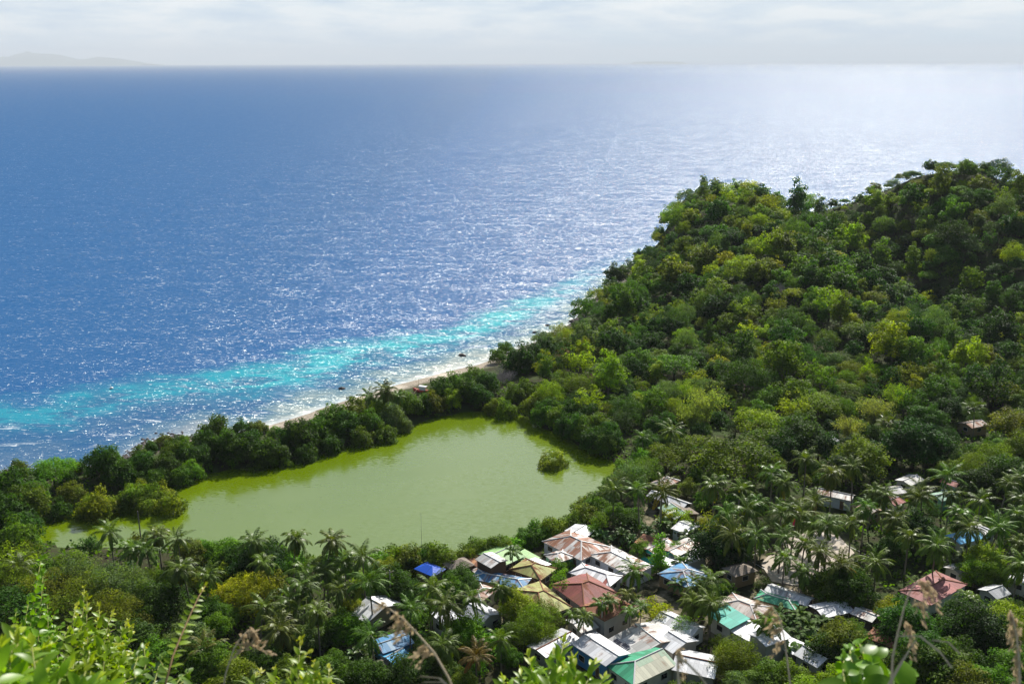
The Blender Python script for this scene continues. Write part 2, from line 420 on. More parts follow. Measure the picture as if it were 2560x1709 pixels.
# swell darkens and lightens the open water a little
wc = mixc(t, math_n(t, 'MULTIPLY', fine.outputs['Fac'], 0.55), wc, mixc(t, 1.0, wc, (0.55, 0.62, 0.72), 'MULTIPLY'))
# breaking crests and painted sun glints out at sea, and surf lines over the reef flat
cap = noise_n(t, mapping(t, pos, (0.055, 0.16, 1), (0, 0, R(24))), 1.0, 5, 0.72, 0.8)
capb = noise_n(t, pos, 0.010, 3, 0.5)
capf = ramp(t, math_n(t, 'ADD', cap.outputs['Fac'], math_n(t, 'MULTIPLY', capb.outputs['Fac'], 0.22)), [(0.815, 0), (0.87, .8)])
wob = math_n(t, 'ADD', so, math_n(t, 'MULTIPLY', math_n(t, 'SUBTRACT', mid.outputs['Fac'], 0.5), 34))
brk = noise_n(t, mapping(t, pos, (0.035, 0.10, 1), (0, 0, R(20))), 1.0, 5, 0.7, 0.6)
surf = math_n(t, 'MULTIPLY', ramp(t, math_n(t, 'FRACT', math_n(t, 'DIVIDE', wob, 17.0)), [(0.0, 0.0), (0.05, 1), (0.22, 0.25), (0.5, 0.0), (1, 0)]),
              math_n(t, 'MULTIPLY', ramp(t, so, [(0.0, 1.0), (0.5, 1.0), (1.0, 1)]), ramp(t, brk.outputs['Fac'], [(0.56, 0), (0.66, 0.8)])))
surf = math_n(t, 'MULTIPLY', surf, ramp(t, math_n(t, 'DIVIDE', so, 100.0), [(0.0, 1), (0.34, 1), (0.55, 0.0)]))
lip = math_n(t, 'MULTIPLY', ramp(t, math_n(t, 'ADD', math_n(t, 'DIVIDE', so, 20.0), math_n(t, 'MULTIPLY', fine.outputs['Fac'], 0.35)), [(0.08, 0.9), (0.24, 0.45), (0.38, 0)]), ramp(t, brk.outputs['Fac'], [(0.30, 0.25), (0.55, 1)]))
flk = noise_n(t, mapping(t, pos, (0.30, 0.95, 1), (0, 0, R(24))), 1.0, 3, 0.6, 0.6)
flf = ramp(t, math_n(t, 'ADD', flk.outputs['Fac'], math_n(t, 'MULTIPLY', mid.outputs['Fac'], 0.30)), [(0.79, 0), (0.88, 0.6)])  # flecks stand for foam and sun glints, painted into the water colour
foam_glint = math_n(t, 'MAXIMUM', math_n(t, 'MAXIMUM', surf, lip), math_n(t, 'MAXIMUM', capf, flf), clamp=True)
foam_glint = math_n(t, 'MULTIPLY', foam_glint, ramp(t, fine.outputs['Fac'], [(0.36, 0.25), (0.56, 1)]))
wc = mixc(t, foam_glint, wc, (0.72, 0.76, 0.78))
rgh = math_n(t, "ADD", 0.25, math_n(t, 'MULTIPLY', foam_glint, 0.5))
df = nd(t, 'ShaderNodeBsdfDiffuse'); t.links.new(wc, df.inputs['Color'])
gl = nd(t, 'ShaderNodeBsdfGlossy'); gl.inputs['Color'].default_value = (1.0, 0.98, 0.87, 1); t.links.new(rgh, gl.inputs['Roughness']); t.links.new(wn, gl.inputs['Normal'])
fr = nd(t, 'ShaderNodeFresnel'); fr.inputs['IOR'].default_value = 1.33; t.links.new(wn, fr.inputs['Normal'])
mx = nd(t, 'ShaderNodeMixShader'); t.links.new(math_n(t, 'MINIMUM', math_n(t, 'MULTIPLY', fr.outputs[0], math_n(t, 'MULTIPLY', math_n(t, 'SUBTRACT', 1.0, foam_glint), 0.85)), 0.084), mx.inputs[0])
t.links.new(df.outputs[0], mx.inputs[1]); t.links.new(gl.outputs[0], mx.inputs[2])
out(t, mx.outputs[0])
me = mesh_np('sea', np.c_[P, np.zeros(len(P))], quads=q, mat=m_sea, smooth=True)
sdv = np.full(len(P), 400.0); near = np.hypot(P[:, 0], P[:, 1]) < 1500
sdv[near] = -coast_sd(P[near])
sdv = sdv / np.interp(P[:, 1], [250, 330, 420, 470, 530], [1, .88, .58, .36, .25])      # the reef flat narrows towards the headland
attr_float(me, 'offshore', np.minimum(sdv, 400))
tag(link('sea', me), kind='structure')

# ---------------------------------------------------------------- the lagoon
cen = lagoon.mean(0); pad = lagoon + (lagoon - cen) / np.linalg.norm(lagoon - cen, axis=1)[:, None] * 3.0
m_lag, t = new_mat('lagoon_water')
g = nd(t, 'ShaderNodeTexCoord'); pos = g.outputs['Object']
patch = noise_n(t, mapping(t, pos, (0.018, 0.05, 1), (0, 0, R(12)), (3, 1, 0)), 1.0, 4, 0.55, 0.6)
calm = ramp(t, patch.outputs['Fac'], [(0.54, 1.0), (0.60, 0.12)])
mur = noise_n(t, pos, 0.03, 5, 0.6, 0.5)
lc = mixc(t, mur.outputs['Fac'], (0.092, 0.148, 0.0006), (0.118, 0.172, 0.0015))
n_ = noise_n(t, mapping(t, pos, (0.8, 2.0, 1), (0, 0, R(15))), 1.0, 4, 0.6, 0.3)
s_ = nd(t, 'ShaderNodeVectorMath', operation='SUBTRACT'); t.links.new(n_.outputs['Color'], s_.inputs[0]); s_.inputs[1].default_value = (.5, .5, .5)
k_ = nd(t, 'ShaderNodeCombineXYZ')
for i in range(2): t.links.new(math_n(t, 'MULTIPLY', calm, 0.26), k_.inputs[i])
mm = nd(t, 'ShaderNodeVectorMath', operation='MULTIPLY'); t.links.new(s_.outputs[0], mm.inputs[0]); t.links.new(k_.outputs[0], mm.inputs[1])
aa = nd(t, 'ShaderNodeVectorMath', operation='ADD'); t.links.new(mm.outputs[0], aa.inputs[0]); aa.inputs[1].default_value = (0, 0, 1)
nn = nd(t, 'ShaderNodeVectorMath', operation='NORMALIZE'); t.links.new(aa.outputs[0], nn.inputs[0])
out(t, principled(t, lc, 0.13, 0.5, normal=nn.outputs[0], ior=2.0).outputs[0])
mb = MB(); mb.add([(x, y, 0.35) for x, y in pad], [tuple(range(len(pad)))[::-1]])
me = mb.mesh('lagoon', m_lag)
tag(link('lagoon', me), kind='structure')

# ---------------------------------------------------------------- far islands on the horizon
m_far = simple('far_island', (0.10, 0.14, 0.10), 0.95, 0.05, var=0.2, scale=0.002)
def far_island(name, prof, Y, label, depth=2500):
    tops = [at_depth(x * D, y * D, Y) for x, y in prof]
    mb = MB(); vs = []; n = len(tops)
    for p in tops: vs += [(p[0], Y - depth, -2), (p[0], Y - depth * .45, max(p[2] * .55, 0)), (p[0], Y, max(p[2], 0)), (p[0], Y + depth * .6, max(p[2] * .5, 0)), (p[0], Y + depth, -2)]
    fs = [(i * 5 + k, (i + 1) * 5 + k, (i + 1) * 5 + k + 1, i * 5 + k + 1) for i in range(n - 1) for k in range(4)]
    mb.add(vs, fs); tag(mb.build(name, m_far, smooth=True), label, 'island')
far_island('mountain_island', [(-260, 147), (-190, 135), (-120, 130), (-60, 138), (-10, 134), (5, 130), (22, 131), (34, 125), (52, 122), (62, 117.5), (74, 122), (95, 123.5), (120, 124), (140, 127), (158, 131),
                       (180, 137), (200, 135.5), (222, 131), (245, 132), (275, 135), (300, 139), (325, 144), (345, 147)], 50000, 'faint blue mountain island on the horizon under the clouds')
far_island('low_island', [(1440, 147.5), (1455, 143), (1480, 141.6), (1520, 141.2), (1550, 142), (1568, 143.5), (1580, 147)], 52000, 'thin low island barely visible on the pale horizon', 800)

# ---------------------------------------------------------------- haze
HAZE = 3.8e-5
m_h, t = new_mat('haze')
pv = nd(t, 'ShaderNodeVolumePrincipled'); pv.inputs['Color'].default_value = (0.86, 0.92, 0.98, 1); pv.inputs['Density'].default_value = HAZE; pv.inputs['Anisotropy'].default_value = 0.0
o_ = nd(t, 'ShaderNodeOutputMaterial'); t.links.new(pv.outputs[0], o_.inputs['Volume'])
mb = MB().box((0, 34500, 447), (150000, 72000, 906))
tag(mb.build('haze', m_h), kind='stuff')
# ---------------------------------------------------------------- plants: prototypes
def unit(v): return v / np.maximum(np.linalg.norm(v, axis=-1, keepdims=True), 1e-9)
def leaf_quads(c, n, size, aspect=0.55, droop=0.0):
    """one diamond leaf per centre, lying across its normal"""
    N = len(c); n = unit(n)
    a = unit(np.cross(n, rng.normal(size=(N, 3))))
    b = np.cross(n, a); L = (size * 0.5)[:, None]; W = L * aspect
    v = np.stack([c - a * L, c + b * W + n * L * .12, c + a * L - n * L * droop, c - b * W + n * L * .12], 1)
    return v.reshape(-1, 3), np.arange(N * 4, dtype=np.int32).reshape(N, 4)
HUES = np.array([[1.0, 1.0, 1.0], [1.12, 1.12, .8], [.78, .92, 1.0], [1.22, 1.24, .7]])
def crown_mesh(name, lobes, leaf, per_m2, mat=LEAF, up=0.85, rnd=0.6, aspect=0.6, fill=0.25, var=0.30):
    """lobes: rows of (x, y, z, rx, ry, rz). Leaves sit on and just inside the skin of every lobe."""
    cs, ns, ts, ss = [], [], [], []
    for l in lobes:
        c0, r = np.array(l[:3]), np.array(l[3:6])
        n = int(per_m2 * 12.0 * ((r[0] * r[1]) ** .8 + (r[0] * r[2]) ** .8 + (r[1] * r[2]) ** .8) / 3)
        d = unit(rng.normal(size=(n, 3))); d = d[(d[:, 2] > -0.75)]
        k = 1 - np.abs(rng.normal(0, fill, len(d)))
        k *= 1 + 0.18 * np.sin(d[:, 0] * 7 + l[0] * 3) * np.cos(d[:, 1] * 6 + l[1] * 3)
        cs.append(c0 + d * r * k[:, None])
        ns.append(unit(d / r) + np.array([0, 0, up]) + rng.normal(0, rnd, d.shape))
        hue = HUES[rng.choice(4, p=[.46, .24, .22, .08])] * rng.uniform(1 - var, 1 + var)
        ts.append(hue * rng.uniform(.72, 1.28, (len(d), 1)))
        ss.append(leaf * rng.uniform(.6, 1.35, len(d)))
    c, n, tn, s = map(np.concatenate, (cs, ns, ts, ss))
    co, q = leaf_quads(c, n, s, aspect, 0.2)
    return mesh_np(name, co, quads=q, tint=np.repeat(tn, 4, 0), mat=mat)
def lobes_dome(Rr, H, z0, n, rl, flat=0.8, jit=0.25):
    """n lobes spread over a dome of radius Rr, height H, its rim at z0"""
    out_ = []
    for i in range(n):
        u = (i + .5) / n; th = i * 2.39996 + rng.uniform(-.4, .4)
        el = math.asin(min(1, u * 0.98)); k = rng.uniform(1 - jit * 1.4, 1 + jit * .35)
        x, y, zz = Rr * math.cos(el) * math.cos(th) * k, Rr * math.cos(el) * math.sin(th) * k, z0 + H * math.sin(el) * k
        r = rl * rng.uniform(.7, 1.3)
        out_.append((x * .82, y * .82, zz * .92, r, r, r * flat))
    return out_
def limbs(h, targets, r0=0.22, lean=0.3, mat=BARK, n=6):
    mb = MB(); top = Vector((rng.uniform(-lean, lean), rng.uniform(-lean, lean), h))
    mb.tube([(0, 0, -0.6), (top.x * .3, top.y * .3, h * .5), top], [r0 * 1.35, r0, r0 * .8], 7)
    for p in targets:
        p = Vector(p); m = top.lerp(p, .5) + Vector((0, 0, -.12 * (p - top).length)); m.z = max(m.z, h * .7)
        mb.tube([top - Vector((0, 0, h * rng.uniform(0, .25))), m, p], [r0 * .55, r0 * .35, r0 * .12], 5)
    return mb.mesh('trunk', mat, True)
PROTO = {}
def proto(kind, crown, trunk, height, extra=()):
    PROTO.setdefault(kind, []).append((crown, trunk, height, extra))
def mk_tree(kind, Rr, Hc, z0, n, rl, leaf, dens, flat=.8, trunk_h=None, r0=.22, core=True, jit=.25, **kw):
    lb = lobes_dome(Rr, Hc, z0, n, rl, flat, jit)
    if core: lb.append((0, 0, z0 + Hc * .30, Rr * .5, Rr * .5, Hc * .40))
    tg = [(l[0], l[1], l[2]) for l in lb[:8]]
    proto(kind, crown_mesh('crown', lb, leaf, dens, **kw), limbs(trunk_h or z0, tg, r0), z0 + Hc * .45)
for _ in range(4): mk_tree('round', 4.6, 5.0, 3.0, 46, .98, .44, 8.6, jit=.42)
for _ in range(3): mk_tree('tall', 3.2, 8.0, 3.0, 40, 1.0, .44, 8.0, jit=.4)
for _ in range(3): mk_tree('spreading', 6.6, 3.2, 4.6, 38, 1.75, .46, 6.0, flat=.55, r0=.3, core=False)
for _ in range(3): mk_tree('loose', 4.2, 5.0, 3.0, 34, .95, .42, 5.5, jit=.45, r0=.2, core=False, rnd=.9)
for _ in range(4): mk_tree('mangrove', 3.9, 5.2, .7, 42, 1.05, .40, 9.5, trunk_h=1.4)
for _ in range(3): mk_tree('fine', 4.8, 5.2, 2.6, 60, 1.0, .30, 11.0, r0=.24, rnd=.8, aspect=.4)
for _ in range(3): mk_tree('near', 4.4, 4.8, 2.6, 46, 1.15, .34, 13.0)
for _ in range(2): mk_tree('column', 1.5, 8.0, .8, 26, .85, .34, 13.0, r0=.12)
for _ in range(3): mk_tree('shrub', 1.9, 2.1, .3, 16, .75, .30, 13.0, trunk_h=.6, r0=.07)
for _ in range(2): mk_tree('thin', 2.0, 2.8, 3.2, 16, .7, .22, 9.0, r0=.07, core=False)
def bamboo_mesh():
    cs, ns, ts, ss = [], [], [], []; mb = MB()
    for i in range(34):
        th = rng.uniform(0, 6.28); k = rng.uniform(.15, 1) ** .7; H = rng.uniform(8, 12.5); reach = 4.8 * k
        pts = [Vector((math.cos(th) * (.6 * k + reach * s ** 2.4), math.sin(th) * (.6 * k + reach * s ** 2.4), H * (s - .16 * s ** 4 * (1 + k)))) for s in np.linspace(0, 1, 7)]
        mb.tube(pts, [.07, .065, .06, .05, .04, .025, .01], 4)
        hue = HUES[rng.choice(4, p=[.4, .3, .1, .2])] * rng.uniform(.75, 1.2)
        for j in range(150):
            s = rng.uniform(.22, 1); a = s * 6; i0 = min(int(a), 5); p = np.array(pts[i0].lerp(pts[i0 + 1], a - i0))
            cs.append(p + rng.normal(0, .34 + .25 * s, 3) + [0, 0, -.2]); ns.append(rng.normal(0, 1, 3) + [math.cos(th) * .5, math.sin(th) * .5, .6])
            ts.append(hue * rng.uniform(.75, 1.25)); ss.append(rng.uniform(.28, .62))
    co, q = leaf_quads(np.array(cs), np.array(ns), np.array(ss), .34, .3)
    return mesh_np('foliage', co, quads=q, tint=np.repeat(np.array(ts), 4, 0), mat=LEAF), mb.mesh('culm', BARK)
for _ in range(2):
    a, b = bamboo_mesh(); proto('bamboo', a, b, 7.0)
def bare_mesh(n=15, H=5.5, sp=3.0):
    mb = MB()
    def grow(p, d, L, r, k):
        e = p + d * L; mb.tube([p, p.lerp(e, .5) + Vector(rng.normal(0, L * .05, 3)), e], [r, r * .8, r * .55], 4, False)
        if k:
            for _ in range(4 if k > 1 else 5): grow(p.lerp(e, rng.uniform(.5, 1)), (d + Vector(rng.normal(0, .55, 3)) + Vector((0, 0, .1))).normalized(), L * rng.uniform(.55, .8), r * .5, k - 1)
    for i in range(5): grow(Vector((rng.normal(0, .3), rng.normal(0, .3), -.3)), Vector((rng.normal(0, .4), rng.normal(0, .4), 1)).normalized(), H * .4, .09, 3)
    return mb.mesh('branches', simple('dead_wood', (0.30, 0.27, 0.27), .95, .1))

def frond(mb_v, mb_f, mb_t, az, el, L, droop, base, n=18, lw=.19, ll=1.0, tintc=1.0, twist=0.0):
    """one feather frond: a strip for the midrib and a row of hanging leaflets on either side"""
    d = np.array([math.cos(az), math.sin(az)]); side = np.array([-math.sin(az), math.cos(az), 0]); p = np.array(base, float); e = el; pts = []; K = 10
    for k in range(K + 1):
        pts.append(p.copy()); f = np.array([d[0] * math.cos(e), d[1] * math.cos(e), math.sin(e)]); p = p + f * L / K; e -= droop / K * (0.4 + 1.2 * k / K)
    pts = np.array(pts)
    def put(vs, col):
        b = len(mb_v); mb_v.extend(vs); mb_f.append((b, b + 1, b + 2, b + 3)); mb_t.extend([col] * 4)
    for k in range(K):
        w0, w1 = .06 * (1 - k / K) + .012, .06 * (1 - (k + 1) / K) + .012
        put([pts[k] - side * w0, pts[k] + side * w0, pts[k + 1] + side * w1, pts[k + 1] - side * w1], np.array([1.5, 1.35, 1.1]) * tintc)
    for s in (-1, 1):
        for j in range(n):
            u = .10 + .88 * (j + .5) / n; a = u * K; i0 = min(int(a), K - 1); q0 = pts[i0] + (pts[i0 + 1] - pts[i0]) * (a - i0)
            f = unit(pts[i0 + 1] - pts[i0]); upv = np.cross(f, side) * (1 if np.cross(f, side)[2] > 0 else -1)
            ln = ll * (math.sin(math.pi * (u * .86 + .12)) ** .6) * rng.uniform(.85, 1.1)
            dr = unit(side * s * (.85 - .35 * u) + f * (.45 + .5 * u) - np.array([0, 0, .32 + .3 * rng.random()]) + upv * .12)
            w = unit(np.cross(dr, upv) + f * .2) * lw * .5
            tip = q0 + dr * ln - np.array([0, 0, ln * .18])
            col = np.array([1, 1, 1]) * tintc * rng.uniform(.75, 1.3)
            put([q0 - w, q0 + dr * ln * .5 + w * .9, tip, q0 + dr * ln * .45 - w * 1.1], col)
def palm_crown(N, L, el0, el1, droop, **kw):
    v, f, tn = [], [], []
    for i in range(N):
        u = (i + .5) / N; az = i * 2.39996 + rng.uniform(-.25, .25)
        frond(v, f, tn, az, el0 + (el1 - el0) * u ** .9 + rng.normal(0, .06), L * rng.uniform(.88, 1.08) * (.8 + .2 * min(1, u * 3)), droop * rng.uniform(.8, 1.2), (0, 0, .1), tintc=rng.uniform(.85, 1.2) * (np.array([2.2, 1.3, .9]) if u > .93 and rng.random() < .7 else 1.0), **kw)
    return mesh_np('crown', np.array(v), quads=np.array(f), tint=np.array(tn), mat=PALM)
m_nut = simple('coconut', (0.20, 0.17, 0.035), .6, .3)
def nuts():
    mb = MB()
    for i in range(9):
        a = i * 2.4; r = .34; c = Vector((math.cos(a) * r, math.sin(a) * r, -.25 - .12 * (i % 3)))
        vs = []; fs = []
        for k in range(5):
            ph = -1.57 + 3.14 * k / 4
            for j in range(6): vs.append(c + Vector((math.cos(ph) * math.cos(j * 1.047), math.cos(ph) * math.sin(j * 1.047), math.sin(ph) * 1.25)) * .14)
        fs = [(k * 6 + j, k * 6 + (j + 1) % 6, (k + 1) * 6 + (j + 1) % 6, (k + 1) * 6 + j) for k in range(4) for j in range(6)]
        mb.add(vs, fs)
    return mb.mesh('coconuts', m_nut, True)
NUTS = nuts()
PALM_CROWNS = [palm_crown(24, 4.1, 1.35, -1.0, 1.35), palm_crown(21, 4.0, 1.3, -.7, 1.5), palm_crown(17, 4.4, 1.4, -.9, 1.1), palm_crown(19, 4.3, 1.45, -.3, 1.15), palm_crown(26, 3.8, 1.35, -1.2, 1.7)]
SMALL_CROWNS = [palm_crown(13, 2.3, 1.25, -.15, 2.2, n=16, lw=.13, ll=.62) for _ in range(2)]
def palm_trunk(h, bend, r=.17):
    mb = MB(); pts = []; n = 9
    for k in range(n + 1):
        s = k / n; pts.append((bend * (s ** 1.7 - s * .0), 0, -.5 + (h + .55) * s))
    mb.tube(pts, [r * (1.55 if k == 0 else 1.0 - .35 * k / n) + (.012 if k % 2 else 0) for k in range(n + 1)], 8)
    return mb.mesh('trunk', PALMBARK, True)
def fan_crown():
    v, f, tn = [], [], []
    for i in range(20):
        az = i * 2.39996; el = 1.3 - 1.9 * i / 20; L = 1.5
        d = np.array([math.cos(az) * math.cos(el), math.sin(az) * math.cos(el), math.sin(el)]); s = np.array([-math.sin(az), math.cos(az), 0]); u = np.cross(d, s)
        b = len(v); v += [-s * .04, s * .04, d * L + s * .03, d * L - s * .03]; f.append((b, b + 1, b + 2, b + 3)); tn += [np.array([1.6, 1.5, 1])] * 4
        for k in range(18):
            a0 = -1.9 + 3.8 * k / 18; a1 = a0 + .17; r = 1.25 * rng.uniform(.85, 1.1)
            e0 = d * math.cos(a0) + s * math.sin(a0); e1 = d * math.cos(a1) + s * math.sin(a1); c = d * L; m_ = unit(e0 + e1)
            b = len(v); v += [c, c + e0 * r * .7 + u * .04, c + m_ * r - np.array([0, 0, .25]), c + e1 * r * .7 - u * .04]
            f.append((b, b + 1, b + 2, b + 3)); tn += [np.array([1, 1, 1]) * rng.uniform(.8, 1.25)] * 4
    return mesh_np('crown', np.array(v), quads=np.array(f), tint=np.array(tn), mat=PALM)
FAN = fan_crown()
def banana_mesh():
    v, f, tn = [], [], []
    for st in range(3):
        bx = np.array([rng.normal(0, .7), rng.normal(0, .7), 0]) * (st > 0); h = rng.uniform(1.7, 2.6)
        for i in range(8):
            az = i * 2.39996 + st; e = 1.35 - .16 * i + rng.normal(0, .1); L = rng.uniform(1.9, 2.6); p = bx + [0, 0, h - .3]; K = 7; rows = []
            s = np.array([-math.sin(az), math.cos(az), 0]); tc_ = rng.uniform(.8, 1.25)
            for k in range(K + 1):
                u = k / K; w = .36 * math.sin(math.pi * min(1, max(.02, (u - .12) / .9))) ** .55 if u > .12 else .03
                fdir = np.array([math.cos(az) * math.cos(e), math.sin(az) * math.cos(e), math.sin(e)]); up_ = np.cross(fdir, s) * (1 if np.cross(fdir, s)[2] > 0 else -1)
                rows.append((p - s * w + up_ * w * .35, p.copy(), p + s * w + up_ * w * .35)); p = p + fdir * L / K; e -= .30 * (.4 + u)
            for k in range(K):
                for j in (0, 1):
                    b = len(v); v += [rows[k][j], rows[k][j + 1], rows[k + 1][j + 1], rows[k + 1][j]]; f.append((b, b + 1, b + 2, b + 3)); tn += [np.array([1, 1, 1]) * tc_ * (1.0 if j else .9)] * 4
    mb = MB(); mb.tube([(0, 0, -.3), (0, 0, 2.0)], [.16, .1], 7)
    return mesh_np('foliage', np.array(v), quads=np.array(f), tint=np.array(tn), mat=PALM), mb.mesh('stem', simple('banana_stem', (.16, .17, .06), .7))
BANANAS = [banana_mesh() for _ in range(3)]

FOL = {'dark green': (.027, .066, .009), 'deep green': (.046, .102, .009), 'mid green': (.086, .155, .009), 'olive green': (.125, .168, .011), 'yellow-green': (.205, .262, .009),
       'grey-green': (.115, .170, .050), 'straw-coloured': (.25, .285, .080), 'yellow': (.32, .33, .006), 'brownish': (.140, .150, .022), 'reddish': (.21, .145, .080), 'whitish': (.28, .32, .19), 'bright green': (.125, .240, .010), 'lime green': (.190, .235, .014)}
TREES = []          # (empty, kind word, colour word, noun) for the labels written at the end
def jit(c, s=.14): return tuple(max(0, v * rng.uniform(1 - s, 1 + s)) for v in c)
NAMES = {'round': 'broadleaf_tree', 'tall': 'broadleaf_tree', 'spreading': 'spreading_tree', 'loose': 'broadleaf_tree', 'mangrove': 'mangrove_tree', 'fine': 'feathery_tree', 'near': 'broadleaf_tree',
         'column': 'columnar_tree', 'shrub': 'shrub', 'thin': 'young_tree', 'bamboo': 'bamboo_clump'}
WORD = {'round': 'rounded tree', 'tall': 'tall tree', 'spreading': 'flat-topped tree', 'loose': 'open-crowned tree', 'mangrove': 'mangrove', 'fine': 'feathery tree', 'near': 'bushy tree', 'column': 'columnar tree',
        'shrub': 'shrub', 'thin': 'thin young tree', 'bamboo': 'bamboo clump'}
GROUPS = {'mangrove': 'mangroves around the lagoon', 'shrub': 'shrubs between the houses', 'bamboo': 'bamboo clumps'}
def plant(kind, x, y, s=1.0, colour='mid green', group=None, name=None, word=None, zone=None, zg=None, stretch=1.0):
    cm, tm, h, _ = PROTO[kind][rng.integers(len(PROTO[kind]))]
    e = empty(name or NAMES[kind], (x, y, gz(x, y) if zg is None else zg), rng.uniform(0, 6.28), (s * rng.uniform(.93, 1.07), s * rng.uniform(.93, 1.07), s * stretch))
    k = link('crown' if kind != 'bamboo' else 'foliage', cm, e); k.color = (*jit(FOL[colour]), 1)
    link('trunk' if kind != 'bamboo' else 'culms', tm, e)
    e['category'] = 'tree' if kind not in ('shrub', 'bamboo', 'mangrove') else {'shrub': 'shrub', 'bamboo': 'bamboo', 'mangrove': 'mangrove'}[kind]
    e['group'] = group or GROUPS.get(kind, 'trees around the village')
    TREES.append((e, word or WORD[kind], colour, zone, h * s * stretch))
    return e
def crown_at(px, py, h):
    """ground point under a crown whose middle, h above the ground, is seen at (px, py) of the overview"""
    zg = 2.5
    for _ in range(5):
        p = at(px * D, py * D, zg + h); zg = gz(p[0], p[1])
    return p[0], p[1], zg
def plant_px(kind, px, py, s=1.0, colour='mid green', **kw):
    x, y, zg = crown_at(px, py, PROTO[kind][0][2] * s * kw.get('stretch', 1.0))
    return plant(kind, x, y, s, colour, zg=zg, **kw)
def palm_px(px, py, h=9.0, s=1.0, small=False, fan=False, colour=None, name=None):
    x, y, zg = crown_at(px, py, h + .3)
    e = empty(name or ('fan_palm' if fan else 'garden_palm' if small else 'coconut_palm'), (x, y, zg), rng.uniform(0, 6.28))
    bend = rng.normal(0, .13) * h if not small else .1
    tr = link('trunk', palm_trunk(h, bend, .17 if not small else .09), e)
    c = link('crown', FAN if fan else (SMALL_CROWNS if small else PALM_CROWNS)[rng.integers(2 if small else 5)] if not fan else FAN, e, (bend, 0, h))
    s *= rng.uniform(.84, 1.14); c.scale = (s, s, s * rng.uniform(.9, 1.1)); c.rotation_euler = (rng.normal(0, .12), rng.normal(0, .12), rng.uniform(0, 6.28))
    c.color = (*jit(colour or (.088, .148, .013), .18), 1)
    if not small and not fan and rng.random() < .6: link('coconuts', NUTS, e, (bend, 0, h))
    e['category'] = 'palm'; e['group'] = 'garden palms' if small else 'fan palms' if fan else 'coconut palms around the village'
    TREES.append((e, 'fan palm' if fan else 'small garden palm' if small else 'slender coconut palm' if h > 8.5 else 'coconut palm', '', None, h))
    return e
def banana_px(px, py, s=1.0):
    x, y, zg = crown_at(px, py, 2.2 * s); a, b = BANANAS[rng.integers(3)]
    e = empty('banana_plant', (x, y, zg), rng.uniform(0, 6.28), s)
    k = link('foliage', a, e); k.color = (*jit((.075, .135, .025)), 1); link('stem', b, e)
    e['category'] = 'banana plant'; e['group'] = 'banana plants'
    TREES.append((e, 'banana plant', '', None, 2.4 * s))
